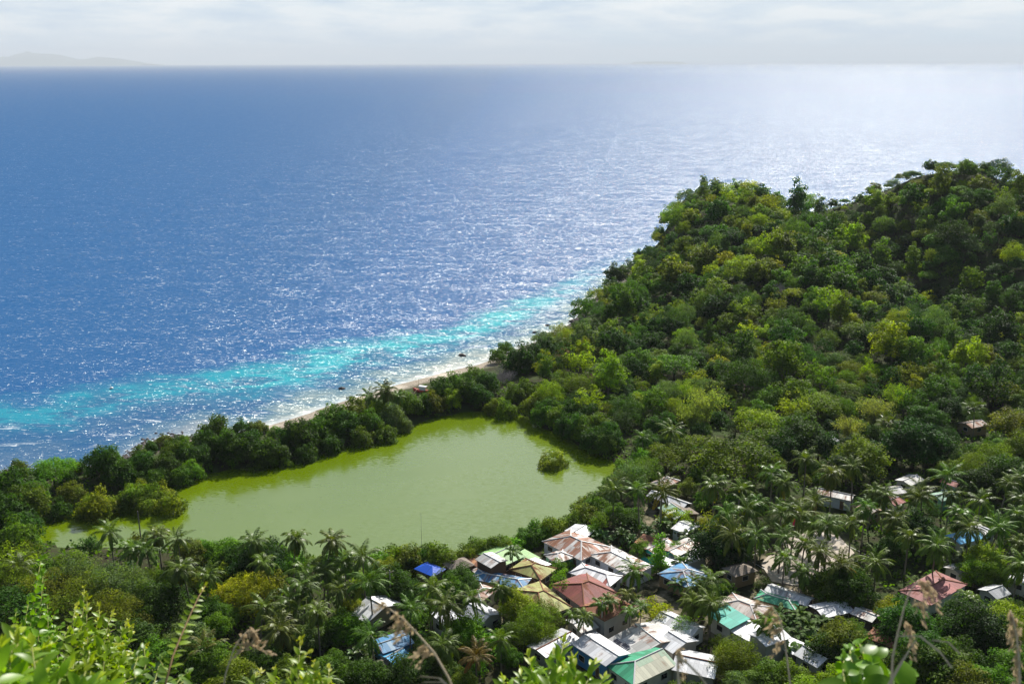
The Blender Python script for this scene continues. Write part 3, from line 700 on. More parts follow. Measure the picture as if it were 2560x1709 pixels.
# ---------------------------------------------------------------- the village houses
CROP = {'A': (0, 1100, 2.575), 'B': (600, 1250, 3.416), 'C': (1000, 1250, 5.2275), 'D': (1300, 1250, 5.2275), 'E': (1500, 1150, 5.2275), 'F': (1300, 1450, 5.22), 'G': (1700, 1450, 5.22),
        'H': (2100, 1350, 4.367), 'X': (1900, 950, 3.485), 'W': (1300, 650, 3.137), 'K': (900, 1480, 5.339)}
def px(k, x, y):
    a, b, s = CROP[k]; return a + x / s, b + y / s
def roof_material(name, base, rust=0.2, patch=None, patchp=0.0, metal=0.25, rough=0.45, tile=0.82):
    """corrugated sheets laid down the slope: sheet-to-sheet differences, seams, streaks of rust"""
    m, t = new_mat(name)
    uv = nd(t, 'ShaderNodeUVMap', uv_map='sheet'); s = nd(t, 'ShaderNodeSeparateXYZ'); t.links.new(uv.outputs[0], s.inputs[0])
    oi = nd(t, 'ShaderNodeObjectInfo')
    u = math_n(t, 'DIVIDE', s.outputs[0], tile); v = math_n(t, 'DIVIDE', s.outputs[1], 2.4)
    w = nd(t, 'ShaderNodeTexWhiteNoise', noise_dimensions='3D'); cmb = nd(t, 'ShaderNodeCombineXYZ')
    t.links.new(math_n(t, 'FLOOR', u), cmb.inputs[0]); t.links.new(math_n(t, 'FLOOR', v), cmb.inputs[1]); t.links.new(oi.outputs['Random'], cmb.inputs[2]); t.links.new(cmb.outputs[0], w.inputs['Vector'])
    c = mixc(t, w.outputs['Value'], tuple(x * .66 for x in base), tuple(min(.9, x * 1.2) for x in base))
    if patch:
        w2 = nd(t, 'ShaderNodeTexWhiteNoise', noise_dimensions='3D'); ad = nd(t, 'ShaderNodeVectorMath', operation='ADD'); t.links.new(cmb.outputs[0], ad.inputs[0]); ad.inputs[1].default_value = (17.3, 5.1, 2.2); t.links.new(ad.outputs[0], w2.inputs['Vector'])
        c = mixc(t, math_n(t, 'LESS_THAN', w2.outputs['Value'], patchp), c, patch)
    ov = nd(t, 'ShaderNodeVectorMath', operation='ADD'); t.links.new(uv.outputs[0], ov.inputs[0]); rv = nd(t, 'ShaderNodeCombineXYZ')
    t.links.new(math_n(t, 'MULTIPLY', oi.outputs['Random'], 57.0), rv.inputs[0]); t.links.new(rv.outputs[0], ov.inputs[1])
    st = noise_n(t, mapping(t, ov.outputs[0], (1.5, .28, 1)), 1.0, 6, .68, .3); bl = noise_n(t, mapping(t, ov.outputs[0], (.33, .22, 1)), 1.0, 4, .6)
    rf = ramp(t, math_n(t, 'ADD', math_n(t, 'MULTIPLY', st.outputs['Fac'], .55), math_n(t, 'MULTIPLY', bl.outputs['Fac'], .5)), [(.64 - .22 * rust, 0), (.70 - .16 * rust, 1)])
    rc = mixc(t, st.outputs['Fac'], (.30, .13, .06), (.13, .055, .035))
    c = mixc(t, math_n(t, 'MULTIPLY', rf, min(1, .35 + rust)), c, rc)
    fu = math_n(t, 'FRACT', u); fv = math_n(t, 'FRACT', v)
    seam = math_n(t, 'MAXIMUM', math_n(t, 'LESS_THAN', fu, .07), math_n(t, 'LESS_THAN', fv, .03))
    rib = math_n(t, 'SINE', math_n(t, 'MULTIPLY', s.outputs[0], 2 * math.pi / .205))
    c = mixc(t, math_n(t, 'MULTIPLY', seam, .5), c, tuple(x * .35 for x in base))
    bp = nd(t, 'ShaderNodeBump', i_Strength=.6, i_Distance=.03); t.links.new(rib, bp.inputs['Height'])
    out(t, principled(t, c, math_n(t, 'ADD', rough, math_n(t, 'MULTIPLY', rf, .35)), .4, metal, bp.outputs[0]).outputs[0])
    return m
ZINC, RUSTC = (.50, .51, .53), (.26, .12, .075)
RM = {
 'zinc': roof_material('zinc_sheet', ZINC, .30, (.62, .62, .62), .2), 'white': roof_material('bright_zinc', (.70, .71, .72), .16, (.52, .52, .53), .16), 'oldzinc': roof_material('weathered_zinc', (.40, .40, .385), .42, (.56, .55, .53), .22),
 'patched': roof_material('patched_zinc', (.50, .49, .47), .75, RUSTC, .38), 'candy': roof_material('zinc_with_red_sheets', (.72, .71, .71), .12, (.30, .085, .065), .26), 'streaked': roof_material('white_zinc_streaked', (.68, .66, .62), .62, (.45, .42, .39), .10),
 'red': roof_material('red_painted_sheet', (.27, .072, .060), .6, (.22, .07, .055), .3, 0.0, .6), 'pink': roof_material('faded_red_sheet', (.36, .125, .115), .4, (.24, .09, .08), .2, 0.0, .6),
 'rust': roof_material('rusted_sheet', (.25, .11, .06), .75, (.42, .20, .09), .2, 0.0, .75), 'olive': roof_material('olive_painted_sheet', (.36, .37, .11), .62, (.40, .40, .15), .2, 0.0, .6),
 'lime': roof_material('light_green_sheet', (.27, .46, .17), .10, (.33, .50, .20), .3, 0.0, .5), 'green': roof_material('green_sheet', (.035, .30, .15), .12, (.05, .35, .19), .3, 0.0, .5), 'bleached': roof_material('sunlit_green_sheet', (.50, .50, .38), .22, (.34, .46, .33), .3, 0.0, .5),  # last sheet: green with the sun's glare painted into its colour
 'palegreen': roof_material('pale_green_sheet', (.19, .33, .23), .16, (.60, .62, .58), .12, 0.0, .6), 'teal': roof_material('teal_sheet', (.06, .46, .36), .0, None, 0, 0.0, .5), 'blue': roof_material('blue_sheet', (.08, .27, .50), .55, (.22, .34, .46), .3, 0.0, .55),
 'bright': roof_material('bright_blue_sheet', (.04, .36, .68), .0, (.10, .42, .70), .3, 0.0, .45), 'tarp': roof_material('blue_tarpaulin', (.012, .10, .58), .0, None, 0, 0.0, .4, 3.0), 'palerust': roof_material('pale_rusty_sheet', (.52, .46, .42), .55, (.40, .26, .20), .4, 0.0, .7)}
m_thatch, t = new_mat('palm_thatch')
uv = nd(t, 'ShaderNodeUVMap', uv_map='sheet'); n = noise_n(t, mapping(t, uv.outputs[0], (5, .9, 1)), 1.0, 6, .7, .4); n2 = noise_n(t, mapping(t, uv.outputs[0], (.5, 2.2, 1)), 1.0, 4, .6)
c = mixc(t, n.outputs['Fac'], (.13, .105, .085), (.36, .31, .26)); c = mixc(t, ramp(t, n2.outputs['Fac'], [(.5, 0), (.7, .5)]), c, (.10, .08, .065))
bp = nd(t, 'ShaderNodeBump', i_Strength=1.0, i_Distance=.12); t.links.new(n.outputs['Fac'], bp.inputs['Height'])
out(t, principled(t, c, .95, .1, normal=bp.outputs[0]).outputs[0]); RM['thatch'] = m_thatch
WM = {k: simple('wall_' + k, c, .85, .2, var=.18, scale=.8) for k, c in {'white': (.62, .61, .57), 'grey': (.36, .35, .33), 'brown': (.13, .085, .06), 'blue': (.06, .22, .48), 'teal': (.04, .36, .33),
      'paleblue': (.50, .54, .62), 'bamboo': (.27, .20, .12), 'cream': (.55, .48, .34), 'green': (.16, .36, .26), 'dark': (.07, .06, .05)}.items()}
m_frame = simple('window_frame', (.50, .49, .46), .6, .3, var=.1); m_pane = simple('window_pane', (.02, .024, .03), .15, .5, var=.3); m_door = simple('door_wood', (.14, .09, .06), .7, .2)
m_cap = simple('ridge_metal', (.62, .61, .60), .5, .4, .2, var=.2); m_capr = simple('ridge_rust', (.26, .12, .07), .8, .2, var=.3)
m_post = simple('post_wood', (.20, .155, .115), .9, .1)
HOUSES = []
def roof_faces(L, W, rise, form):
    """top faces of a roof over the plan (-L/2..L/2, -W/2..W/2), eaves at z=0. Each: verts in order eave, eave, top..."""
    a, b = L / 2, W / 2
    A, B, C, E = (-a, -b, 0), (a, -b, 0), (a, b, 0), (-a, b, 0)
    if form == 'gx': r0, r1 = (-a, 0, rise), (a, 0, rise); return [(A, B, r1, r0), (C, E, r0, r1)], [(r0, r1)]
    if form == 'gy': r0, r1 = (0, -b, rise), (0, b, rise); return [(B, C, r1, r0), (E, A, r0, r1)], [(r0, r1)]
    if form == 'hx':
        k = min(b * .95, a * .82); r0, r1 = (-a + k, 0, rise), (a - k, 0, rise)
        return [(A, B, r1, r0), (C, E, r0, r1), (B, C, r1), (E, A, r0)], [(r0, r1), (B, r1), (C, r1), (A, r0), (E, r0)]
    if form == 'hy':
        k = min(a * .95, b * .82); r0, r1 = (0, -b + k, rise), (0, b - k, rise)
        return [(B, C, r1, r0), (E, A, r0, r1), (A, B, r0), (C, E, r1)], [(r0, r1), (A, r0), (B, r0), (C, r1), (E, r1)]
    if form == 'jy':                                                             # hipped at the near-left end, gabled at the far one
        k = a * 1.0; r0, r1 = (0, -b + k, rise), (0, b, rise)
        return [(B, C, r1, r0), (E, A, r0, r1), (A, B, r0)], [(r0, r1), (A, r0), (B, r0)]
    if form == 'dx': return [(A, B, (a, b, rise), (-a, b, rise))], []            # single slope falling to the near-left edge
    if form == 'dy': return [(B, C, (-a, b, rise), (-a, -b, rise))], []          # single slope falling to the near-right edge
    if form == 'uy': return [(E, A, (a, -b, rise), (a, b, rise))], []
def house(corners, form, roof, wall, label, name='house', eave=2.7, pitch=.30, over=.35, rise=None, roof2=None, wins=2, cap=None, cat='house', group='houses of the village', zg=None, walls=True):
    (ka, xa, ya), (kb, xb, yb), (kc, xc, yc) = corners
    zz = 2.5 if zg is None else zg
    for _ in range(3):
        Aw, Bw, Cw = (at(*px(k, x, y), zz + eave)[:2] for k, x, y in ((ka, xa, ya), (kb, xb, yb), (kc, xc, yc)))
        m = (Aw + Cw) / 2
        if zg is None: zz = gz(*m)
    e1, e2 = Bw - Aw, Cw - Bw; l1, l2 = np.hypot(*e1), np.hypot(*e2)
    t1, t2 = math.atan2(e1[1], e1[0]), math.atan2(e2[1], e2[0]) - math.pi / 2
    dt = (t2 - t1 + math.pi) % (2 * math.pi) - math.pi
    th = t1 + dt * l2 / (l1 + l2)
    L, W = l1 * max(.75, math.cos(dt * l2 / (l1 + l2))), l2 * max(.75, math.cos(dt * l1 / (l1 + l2)))
    # keep the diagonal A-C (the widest thing one sees) at its true length
    dg = np.hypot(*(Cw - Aw)); k = dg / math.hypot(L, W); k = min(max(k, .8), 1.2); L *= k; W *= k
    if eave > 2.5 or len(name) < 6: L, W = max(L, 4.2), max(W, 3.8)
    e = empty(name, (m[0], m[1], zz), th)
    tag(e, label, cat, group)
    span = W if form in ('gx', 'hx', 'dx') else L
    if rise is None: rise = .70 * pitch * span * (.5 if form[0] in 'ghj' else .6)
    fs, ridges = roof_faces(L, W, rise, form)
    rm = RM[roof]
    def sheet(face_list, mat, nm):
        mb = MB(); th_ = .07
        for f in face_list:
            P_ = [Vector(p) for p in f]; ex = (P_[1] - P_[0]).normalized(); nrm = ex.cross(P_[-1] - P_[0]).normalized(); ey = nrm.cross(ex)
            uvt = [((p - P_[0]).dot(ex), (p - P_[0]).dot(ey)) for p in P_]
            n_ = len(P_); dn = Vector((0, 0, -th_)); Q = [p + dn for p in P_]
            fl = [tuple(range(n_)), tuple(range(2 * n_ - 1, n_ - 1, -1))]; ul = [uvt, uvt[::-1]]
            for i in range(n_):
                j = (i + 1) % n_
                if (P_[i].z < 1e-6 and P_[j].z < 1e-6) or form[0] in 'gdu':
                    fl.append((i, n_ + i, n_ + j, j)); ul.append([uvt[i], uvt[i], uvt[j], uvt[j]])
            mb.add(P_ + Q, fl, ul)
        return mb.build(nm, mat, e)
    if roof2 and len(fs) > 1:
        ro = sheet([f for i, f in enumerate(fs) if i != 0 or form[0] == 'z'], RM[roof2], 'roof'); ro2 = sheet(fs[:1], rm, 'roof'); ros = ro2
        ro.location.z = ro2.location.z = eave
    else:
        ros = sheet(fs, rm, 'roof'); ros.location.z = eave
    if ridges and cap is not False and roof != 'thatch':
        mb = MB()
        for p, q_ in ridges:
            mb.tube([Vector(p) + Vector((0, 0, .02)), Vector(q_) + Vector((0, 0, .02))], .13, 5)
        mb.build('ridge_cap', cap or m_cap, ros)
    # walls reach up to the underside of the roof
    a, b = L / 2 - over, W / 2 - over
    def zr(x, y):
        if form == 'gx': return rise * (1 - abs(y) / (W / 2))
        if form == 'gy' or (form == 'jy' and y > 0): return rise * (1 - abs(x) / (L / 2))
        if form == 'dx': return rise * (y + W / 2) / W
        if form == 'dy': return rise * (L / 2 - x) / L
        if form == 'uy': return rise * (x + L / 2) / L
        return min(rise, rise * over / (min(L, W) / 2))
    ring = [(-a, -b)] + ([(0, -b)] if form == 'gy' else []) + [(a, -b)] + ([(a, 0)] if form == 'gx' else []) + [(a, b)] + ([(0, b)] if form in ('gy', 'jy') else []) + [(-a, b)] + ([(-a, 0)] if form == 'gx' else [])
    if walls:
        n_ = len(ring); vs = [(x, y, -.5) for x, y in ring] + [(x, y, eave + zr(x, y) - .09) for x, y in ring]
        MB().add(vs, [(i, (i + 1) % n_, n_ + (i + 1) % n_, n_ + i) for i in range(n_)] + [tuple(range(n_, 2 * n_))]).build('wall', WM[wall], e)
        def opening(axis, u, zc, w, h, door=False):
            t_ = .07
            def box(mb, du, dz, w_, h_, d0, d1):
                uu, z_ = u + du, zc + dz
                if axis == 'y': mb.box((uu, -b - (d0 + d1) / 2, z_), (w_, d1 - d0, h_))
                else: mb.box((a + (d0 + d1) / 2, uu, z_), (d1 - d0, w_, h_))
            fr = MB()
            for du in (-1, 1): box(fr, du * (w / 2 + t_ / 2), 0, t_, h + 2 * t_, .003, .05)
            for dz in (-1, 1): box(fr, 0, dz * (h / 2 + t_ / 2), w, t_, .003, .05)
            f = fr.build('door' if door else 'window', m_frame, e)
            pn = MB(); box(pn, 0, 0, w, h, .004, .03); 
            pn.build('leaf' if door else 'pane', m_door if door else m_pane, f)
        if wins:
            zc = min(1.65, eave - .75)
            for axis, half, n_w in (('y', a, max(1, min(3, int(L / 3.2)))), ('x', b, max(1, min(3, int(W / 3.2))))):
                if wins == 1 and axis == 'x': continue
                for i in range(n_w):
                    uu = -half + 2 * half * (i + .5) / n_w
                    if axis == 'y' and i == n_w - 1 and n_w > 1: opening(axis, uu, 1.05, .85, 2.0, True)
                    else: opening(axis, uu, zc, min(1.3, 2 * half / n_w * .55), min(1.0, eave * .35))
    else:
        for sx in (-1, 1):
            for sy in (-1, 1): MB().tube([(sx * a, sy * b, -.4), (sx * a, sy * b, eave + zr(sx * a, sy * b) - .08)], .09, 6).build('post', m_post, e)
    HOUSES.append((e, m, max(L, W) / 2, zz + eave + rise, math.hypot(L, W) / 2))
    return e
T3 = lambda s: [(p[0], int(p[1:].split(',')[0]), int(p.split(',')[1])) for p in s.split()]
def H(pts, *a, **k): return house(T3(pts), *a, **k)
H('D285,540 D790,742 D1180,605', 'hx', 'patched', 'paleblue', 'wide hip-roofed house with rust-striped sheet patches on grey roof beside the lagoon', cap=m_cap, pitch=.42)
H('D860,722 D1430,905 D1790,850', 'hx', 'streaked', 'paleblue', 'pale hip-roofed house with thin brown streaks behind the red-striped white roof', pitch=.34)
H('D635,945 D1175,1128 D1345,990', 'hx', 'candy', 'grey', 'house with white hip roof patched by narrow red sheets', cap=m_cap, pitch=.45)
H('D385,1105 D855,1335 D1335,1235', 'hy', 'red', 'grey', 'big house with a dull red hip roof in the middle of the village', cap=m_capr, pitch=.42)
H('D750,1388 D1110,1500 D1525,1388', 'hy', 'rust', 'grey', 'orange-brown rusty roof right below the big red hip roof', eave=4.2, cap=m_capr, pitch=.35)
H('D565,400 D830,452 D1005,395', 'gy', 'white', 'grey', 'small white gabled shed at the lagoon edge behind the rust-striped roof', pitch=.30)
H('D310,712 D472,815 D730,742', 'hy', 'streaked', 'green', 'small grey-white hip roof just left below the rust-striped roof', pitch=.5)
H('C1425,900 C1850,1060 D482,892', 'hy', 'olive', 'brown', 'olive-yellow hip roof nearer the lagoon, beside a small feathery tree', cap=m_capr, pitch=.40)
H('C910,1035 C1560,1117 C1715,1012', 'hx', 'blue', 'bamboo', 'faded blue roof with rusty sheets and a dark dormer notch', pitch=.36)
H('C1440,1172 D300,1482 D690,1392', 'hy', 'olive', 'brown', 'larger olive-yellow roof left of the big red roof, streaked with rust', cap=m_capr, pitch=.36)
H('C715,1505 C1012,1622 C1357,1486', 'gx', 'zinc', 'grey', 'grey gabled roof with a rusty left edge below the faded blue roof', pitch=.5)
H('C405,1490 C562,1575 C780,1530', 'dy', 'zinc', 'grey', 'low grey lean-to with a bare concrete wall left of the grey gabled roof', eave=3.2, rise=.2)
H('C975,770 C1190,862 C1418,786', 'gx', 'oldzinc', 'brown', 'tall brown board house with a small grey gabled roof', eave=4.6, pitch=.32)
H('C570,832 C690,892 C960,832', 'hy', 'thatch', 'bamboo', 'grey thatched hut beside the lagoon mangroves, right of the blue tarpaulin', name='thatched_hut', cat='hut', pitch=.7)
H('C915,802 C1040,852 C1060,782', 'dx', 'rust', 'brown', 'tiny rust-red lean-to between the thatched hut and the brown board house', eave=2.2, wins=0)
H('C1000,702 C1330,832 C1640,728', 'gy', 'lime', 'brown', 'long house with a plain light green gable roof on the lagoon bank', pitch=.36)
H('C1560,760 C1650,800 C1745,742', 'dy', 'lime', 'brown', 'light green lean-to roof at the near end of the light green gable', eave=2.2, wins=0)
H('C180,892 C430,1000 C602,900', 'hx', 'tarp', 'bamboo', 'hut under a bright blue tarpaulin at the lagoon edge', name='tarpaulin_hut', cat='hut', pitch=.6, cap=False)
H('C810,1240 C1050,1285 C1290,1165', 'hy', 'palerust', 'cream', 'white and rust patched roof half hidden behind a palm below the faded blue roof', pitch=.4)
H('C1590,838 C1800,902 C1985,832', 'gx', 'white', 'white', 'bright white roof squeezed behind the nearer-lagoon olive hip roof', pitch=.25)
H('C1020,915 C1100,978 C1192,950', 'dx', 'oldzinc', 'brown', 'small dark grey lean-to under the tall brown board house', eave=2.0, wins=0)
H('E630,330 E760,390 E1020,255', 'hy', 'patched', 'bamboo', 'rusty white hip roof farthest up the path by the lagoon', pitch=.55)
H('E600,470 E1050,597 E1212,560', 'gx', 'white', 'dark', 'long plain white gable roof behind the pale green roof', pitch=.55)
H('E750,617 E970,790 E1300,700', 'gx', 'palegreen', 'brown', 'house with pale green front slope and thatched back slope', roof2='thatch', pitch=.30)
H('E930,892 E1150,1005 E1342,850', 'gx', 'white', 'white', 'white roof half hidden by banana plants below the pale green roof', pitch=.3)
H('E500,1087 E620,1112 E740,1042', 'dx', 'rust', 'brown', 'crumpled orange rust lean-to left of the teal-walled houses', eave=2.6, wins=0)
H('E520,1150 E720,1212 E990,1087', 'gy', 'patched', 'teal', 'teal-walled house with a rust and white gable behind the green column tree', pitch=.35)
H('E800,1165 E1000,1222 E1336,1098', 'gy', 'streaked', 'teal', 'teal-walled house with an almost white gable, beside the bamboo', pitch=.3)
H('E830,1332 E1000,1368 E1050,1305', 'dx', 'zinc', 'bamboo', 'low grey lean-to in front of the teal-walled house', eave=2.2, wins=0, rise=.35)
H('E985,1292 E1065,1345 E1365,1242', 'dx', 'white', 'white', 'long white lean-to just above the blue hip roof', eave=2.4, wins=0, rise=.3)
H('E720,1482 E1150,1605 E1510,1510', 'hy', 'blue', 'bamboo', 'blue hip roof with one bleached white side by the bamboo', pitch=.36)
H('E1600,1412 E1750,1525 E2050,1432', 'hy', 'thatch', 'bamboo', 'brown thatched hut left below the concrete court', name='thatched_hut', cat='hut', pitch=.55)
H('F600,512 F812,662 F1027,612', 'gy', 'oldzinc', 'grey', 'small weathered grey roof behind a garden palm, left of the electric pole', pitch=.28)
H('F85,852 F340,1015 F800,765', 'gy', 'zinc', 'grey', 'long grey roof with a rusty ridge partly hidden by the big-leaved shrub', pitch=.22, cap=m_capr)
H('F640,832 F1110,1027 F1480,947', 'gx', 'zinc', 'blue', 'deep blue walled house under a smooth grey gable', pitch=.34, eave=3.4)
H('F1100,772 F1480,950 F2230,765', 'gx', 'oldzinc', 'grey', 'biggest grey roof with two dark solar panels', pitch=.26)
H('F1750,802 F2000,894 F2350,792', 'gx', 'white', 'grey', 'small bright white gable at the right end of the biggest grey roof', pitch=.40, eave=2.9)
H('F1105,1097 F1500,1294 F2055,1107', 'jy', 'bleached', 'white', 'white house with a half bleached emerald green hip roof at the bottom', roof2='green', pitch=.50, eave=2.9)  # right slope takes the green sheet with painted sun glare
H('F1970,1165 F2490,1240 G545,992', 'gx', 'white', 'grey', 'white corrugated gable with a rusty ridge, right of the emerald hip roof', pitch=.36, cap=m_capr)
H('F1720,527 F2190,688 F2430,602', 'gx', 'white', 'white', 'long white corrugated roof left of the teal-roofed white house', pitch=.45)
H('G310,437 G650,563 G955,527', 'dx', 'teal', 'white', 'white house with a flat teal roof and dark square windows', eave=3.1, rise=.45, over=.45)
H('G715,692 G830,752 G1062,640', 'dx', 'white', 'white', 'narrow white lean-to against the front of the teal-roofed house', eave=2.4, wins=0)
H('G880,692 G1130,828 G1460,747', 'gy', 'white', 'grey', 'tall plain grey-walled house with a white gable, right of the teal-roofed one', eave=4.2, pitch=.30, wins=0)
H('G970,237 G1450,337 G1580,267', 'hx', 'green', 'bamboo', 'shaded green hip roof deep among the bananas', pitch=.40)
H('G1085,145 G1600,268 G1765,228', 'gx', 'zinc', 'brown', 'half brown half white roof directly behind the shaded green roof', pitch=.4)
H('G480,322 G990,508 G1192,345', 'hx', 'palerust', 'bamboo', 'pale rusty roof behind a palm, above the teal-roofed house', pitch=.35)
H('G1670,322 G1880,492 G2288,405', 'gy', 'white', 'brown', 'white corrugated single gable right of the banana grove', pitch=.30)
H('G1500,965 G1815,1235 G2010,1010', 'gx', 'white', 'grey', 'white roof going down between the bushes at the bottom, below the tall grey-walled house', pitch=.45)
H('G1350,852 G1420,912 G1466,832', 'dx', 'white', 'grey', 'tiny white lean-to tucked behind the tall grey-walled house', eave=2.2, wins=0)
H('H120,802 H340,897 H445,802', 'gx', 'oldzinc', 'dark', 'dark-walled hut with a grey gable under a thin bare tree', pitch=.3)
H('H240,1052 H560,1132 H722,1082', 'hx', 'rust', 'brown', 'low rust-red roof behind the heart-leaved vine', pitch=.4, cap=m_capr)
H('H630,547 H985,692 H1402,482', 'hy', 'pink', 'white', 'large faded pinkish red roof on the right side of the village', pitch=.27, cap=m_capr, wins=1)
H('H1570,572 H1640,622 H1802,545', 'gy', 'zinc', 'grey', 'small grey gable right of the dark tree beside the pinkish roof', pitch=.5)
H('H1915,442 H1990,475 H2065,402', 'gy', 'white', 'white', 'white roof corner at the right edge of the village', pitch=.3)
H('H1190,292 H1340,372 H1412,332', 'gy', 'oldzinc', 'grey', 'grey shed behind the pinkish red roof', pitch=.3)
H('B925,962 B1092,1032 B1397,887', 'gx', 'white', 'bamboo', 'white two-sided roof alone among the palms on the left', pitch=.46)
H('B1120,1195 B1232,1292 B1492,1217', 'gy', 'blue', 'blue', 'blue-walled house with blue roof among palms on the left', pitch=.30)
H('B1195,1327 B1300,1387 B1447,1312', 'gy', 'bright', 'white', 'small bright blue porch roof in front of the blue-walled house', eave=2.2, pitch=.3)
H('B1130,1402 B1240,1424 B1287,1382', 'hy', 'thatch', 'bamboo', 'small pale thatched hut in front of the blue porch roof', name='thatched_hut', cat='hut', pitch=.8, eave=1.8, wins=0)
H('X1080,947 X1135,1007 X1262,967', 'gy', 'oldzinc', 'grey', 'slate grey roof in the palm grove, left of a bright red roof', pitch=.4)
H('X1085,1052 X1142,1087 X1232,1042', 'gy', 'red', 'white', 'small bright red roof in the palm grove', pitch=.3)
H('X490,987 X760,1022 X832,1000', 'gx', 'streaked', 'paleblue', 'long white roof behind the palms above the concrete court', pitch=.5)
H('X1210,882 X1280,912 X1402,852', 'gy', 'oldzinc', 'grey', 'farthest slate grey roof, up against the dark trees', pitch=.35)
H('X1590,892 X1682,927 X1752,887', 'gx', 'red', 'paleblue', 'dark maroon roof in the shade of the palm grove', pitch=.4)
H('X1535,1012 X1562,1090 X1662,1002', 'gy', 'palegreen', 'green', 'pale green roof among palm crowns on the right', pitch=.4)
H('X1600,1352 X1742,1434 X2007,1364', 'gy', 'bright', 'white', 'vivid sky blue roof among the palms on the right', pitch=.32)
H('X1820,1287 X1962,1352 X2052,1322', 'gx', 'zinc', 'grey', 'grey-white roof directly behind the vivid sky blue roof', pitch=.5)
H('X548,522 X605,552 X647,522', 'gy', 'white', 'grey', 'lone white roof showing between dark trees below the hill', pitch=.5)
H('X1730,372 X1850,442 X1987,387', 'gy', 'palerust', 'bamboo', 'rusty pink and white roof under the fan palm at the foot of the hill', pitch=.4)
H('X885,1117 X950,1152 X1022,1122', 'gx', 'palerust', 'bamboo', 'brown shack roof left of the bright red roof', pitch=.4)
H('W200,690 W290,712 W345,688', 'hx', 'palegreen', 'bamboo', 'seaside hut with a grey-green roof under the lone shore tree', name='beach_hut', cat='hut', pitch=.55)
# ---------------------------------------------------------------- where every plant stands (overview px of its crown)
court_px = [(1745, 1295), (1800, 1238), (1870, 1218), (1925, 1232), (1960, 1270), (1900, 1318), (1830, 1345), (1770, 1335)]
court = line(court_px, 2.5)
YG, MG, DG, OG, GG, DP, BG, ST, YE, BR = 'yellow-green', 'mid green', 'dark green', 'olive green', 'grey-green', 'deep green', 'bright green', 'straw-coloured', 'yellow', 'brownish'
MANG = [(25, 1105, 1.5, DP), (62, 1150, 1.5, MG), (15, 1170, 1.5, DP), (52, 1205, 1.2, DP), (30, 1232, 1.5, MG), (75, 1130, 1.2, MG), (82, 1150, .8, OG), (130, 1140, 1.1, DP), (165, 1120, 1.0, OG), 
        
        (235, 1070, 1.5, DP), (268, 1085, 1.3, DP), (300, 1095, 1.1, DP), (325, 1075, 1.2, DP), (355, 1090, 1.1, MG), (385, 1075, 1.1, DP), (412, 1088, 1.0, MG), (440, 1078, .9, BG), (395, 1050, 1.0, MG), (430, 1045, 1.2, MG), (455, 1060, 1.1, DP),
        (470, 1030, 1.2, DP), (492, 1003, 1.5, DP), (515, 1030, 1.3, DP), (545, 1040, 1.3, DP), (572, 1030, 1.3, DP), (600, 1040, 1.2, DP), (628, 1030, 1.3, DP), (655, 1055, .7, BG), (660, 1015, 1.1, DP), (688, 1005, 1.5, DP), (700, 1032, 1.1, DP),
        (722, 1000, 1.3, MG), (745, 985, 1.3, MG), (770, 970, 1.4, MG), (758, 1010, 1.1, DP), (795, 985, 1.3, DP), (815, 955, 1.4, OG), (830, 995, 1.1, MG), (850, 975, 1.2, MG), (880, 990, 1.1, MG), (868, 955, 1.0, YG), (900, 965, 1.2, GG), (925, 975, .9, GG),
        (915, 930, .9, MG), (945, 940, 1.1, MG), (970, 938, 1.0, DP), (995, 930, 1.1, OG), (1012, 905, 1.3, DP), (1035, 925, 1.0, YG), (1045, 895, 1.3, MG), (1072, 905, 1.3, DP), (1085, 880, 1.3, MG), (1100, 915, 1.2, DP), (1118, 890, 1.2, DP), (1130, 925, 1.0, OG),
        (1160, 928, 1.2, OG), (1180, 915, 1.1, MG), (1205, 905, 1.1, MG), (1190, 835, 1.7, DG), (1222, 828, 1.5, DG), (1160, 815, 1.0, MG), (1140, 830, .9, MG), (1240, 842, 1.1, MG),
        (1225, 940, 1.2, OG), (1245, 962, 1.1, MG), (1262, 945, 1.1, MG), (1282, 968, 1.1, OG), (1300, 985, 1.1, DP), (1322, 990, 1.2, DP), (1345, 1000, 1.2, MG), (1365, 1018, 1.2, DP), (1390, 1030, 1.0, MG), (1310, 955, 1.2, DP), (1345, 965, 1.2, DP), (1375, 985, 1.2, OG), (1400, 1010, 1.2, DP),
        (1268, 1063, 1.25, 'lime green'), (1258, 1072, .9, MG), (1285, 1068, .9, 'lime green'),
        (1230, 1222, .95, MG), (1205, 1232, .85, MG), (1252, 1212, .95, OG), (1275, 1212, .9, YG), (1120, 1255, .85, MG), (1095, 1262, .85, OG), (1070, 1272, .8, OG), (1145, 1250, .9, OG), (1160, 1262, .7, YG), (1012, 1276, 1.05, OG), (985, 1270, .85, MG),
        (930, 1278, 1.05, OG), (955, 1278, .75, MG), (910, 1285, .9, YG), (1312, 1195, .9, MG), (1335, 1178, 1.0, OG), (1362, 1160, 1.0, MG), (1345, 1150, .8, OG), (1388, 1140, .9, GG)]
for qx in np.arange(30, 600, 17.0):       # scrub behind the rubble shore on the left
    k = np.interp(qx, [p[0] for p in coast_px], [p[1] for p in coast_px]); p = at(qx * D, k * D, 0)
    x, y = p[0] + rng.normal(1.0, .6) + 3.5, p[1] - rng.uniform(4.5, 7.5)
    if coast_sd([[x, y]])[0] > 2.5: plant('shrub' if rng.random() < .5 else 'mangrove', x, y, rng.uniform(.55, .95), [DP, MG, OG][rng.integers(3)], zone='lagoon')
for x, y, s, c in MANG:
    bank = y < 1105 and not (1240 < x < 1300 and y > 1050)
    plant_px('mangrove', x, y - (16 if bank else 0), s * (.90 if bank else .95), c, zone='lagoon', stretch=1.1 if bank else 1.0)
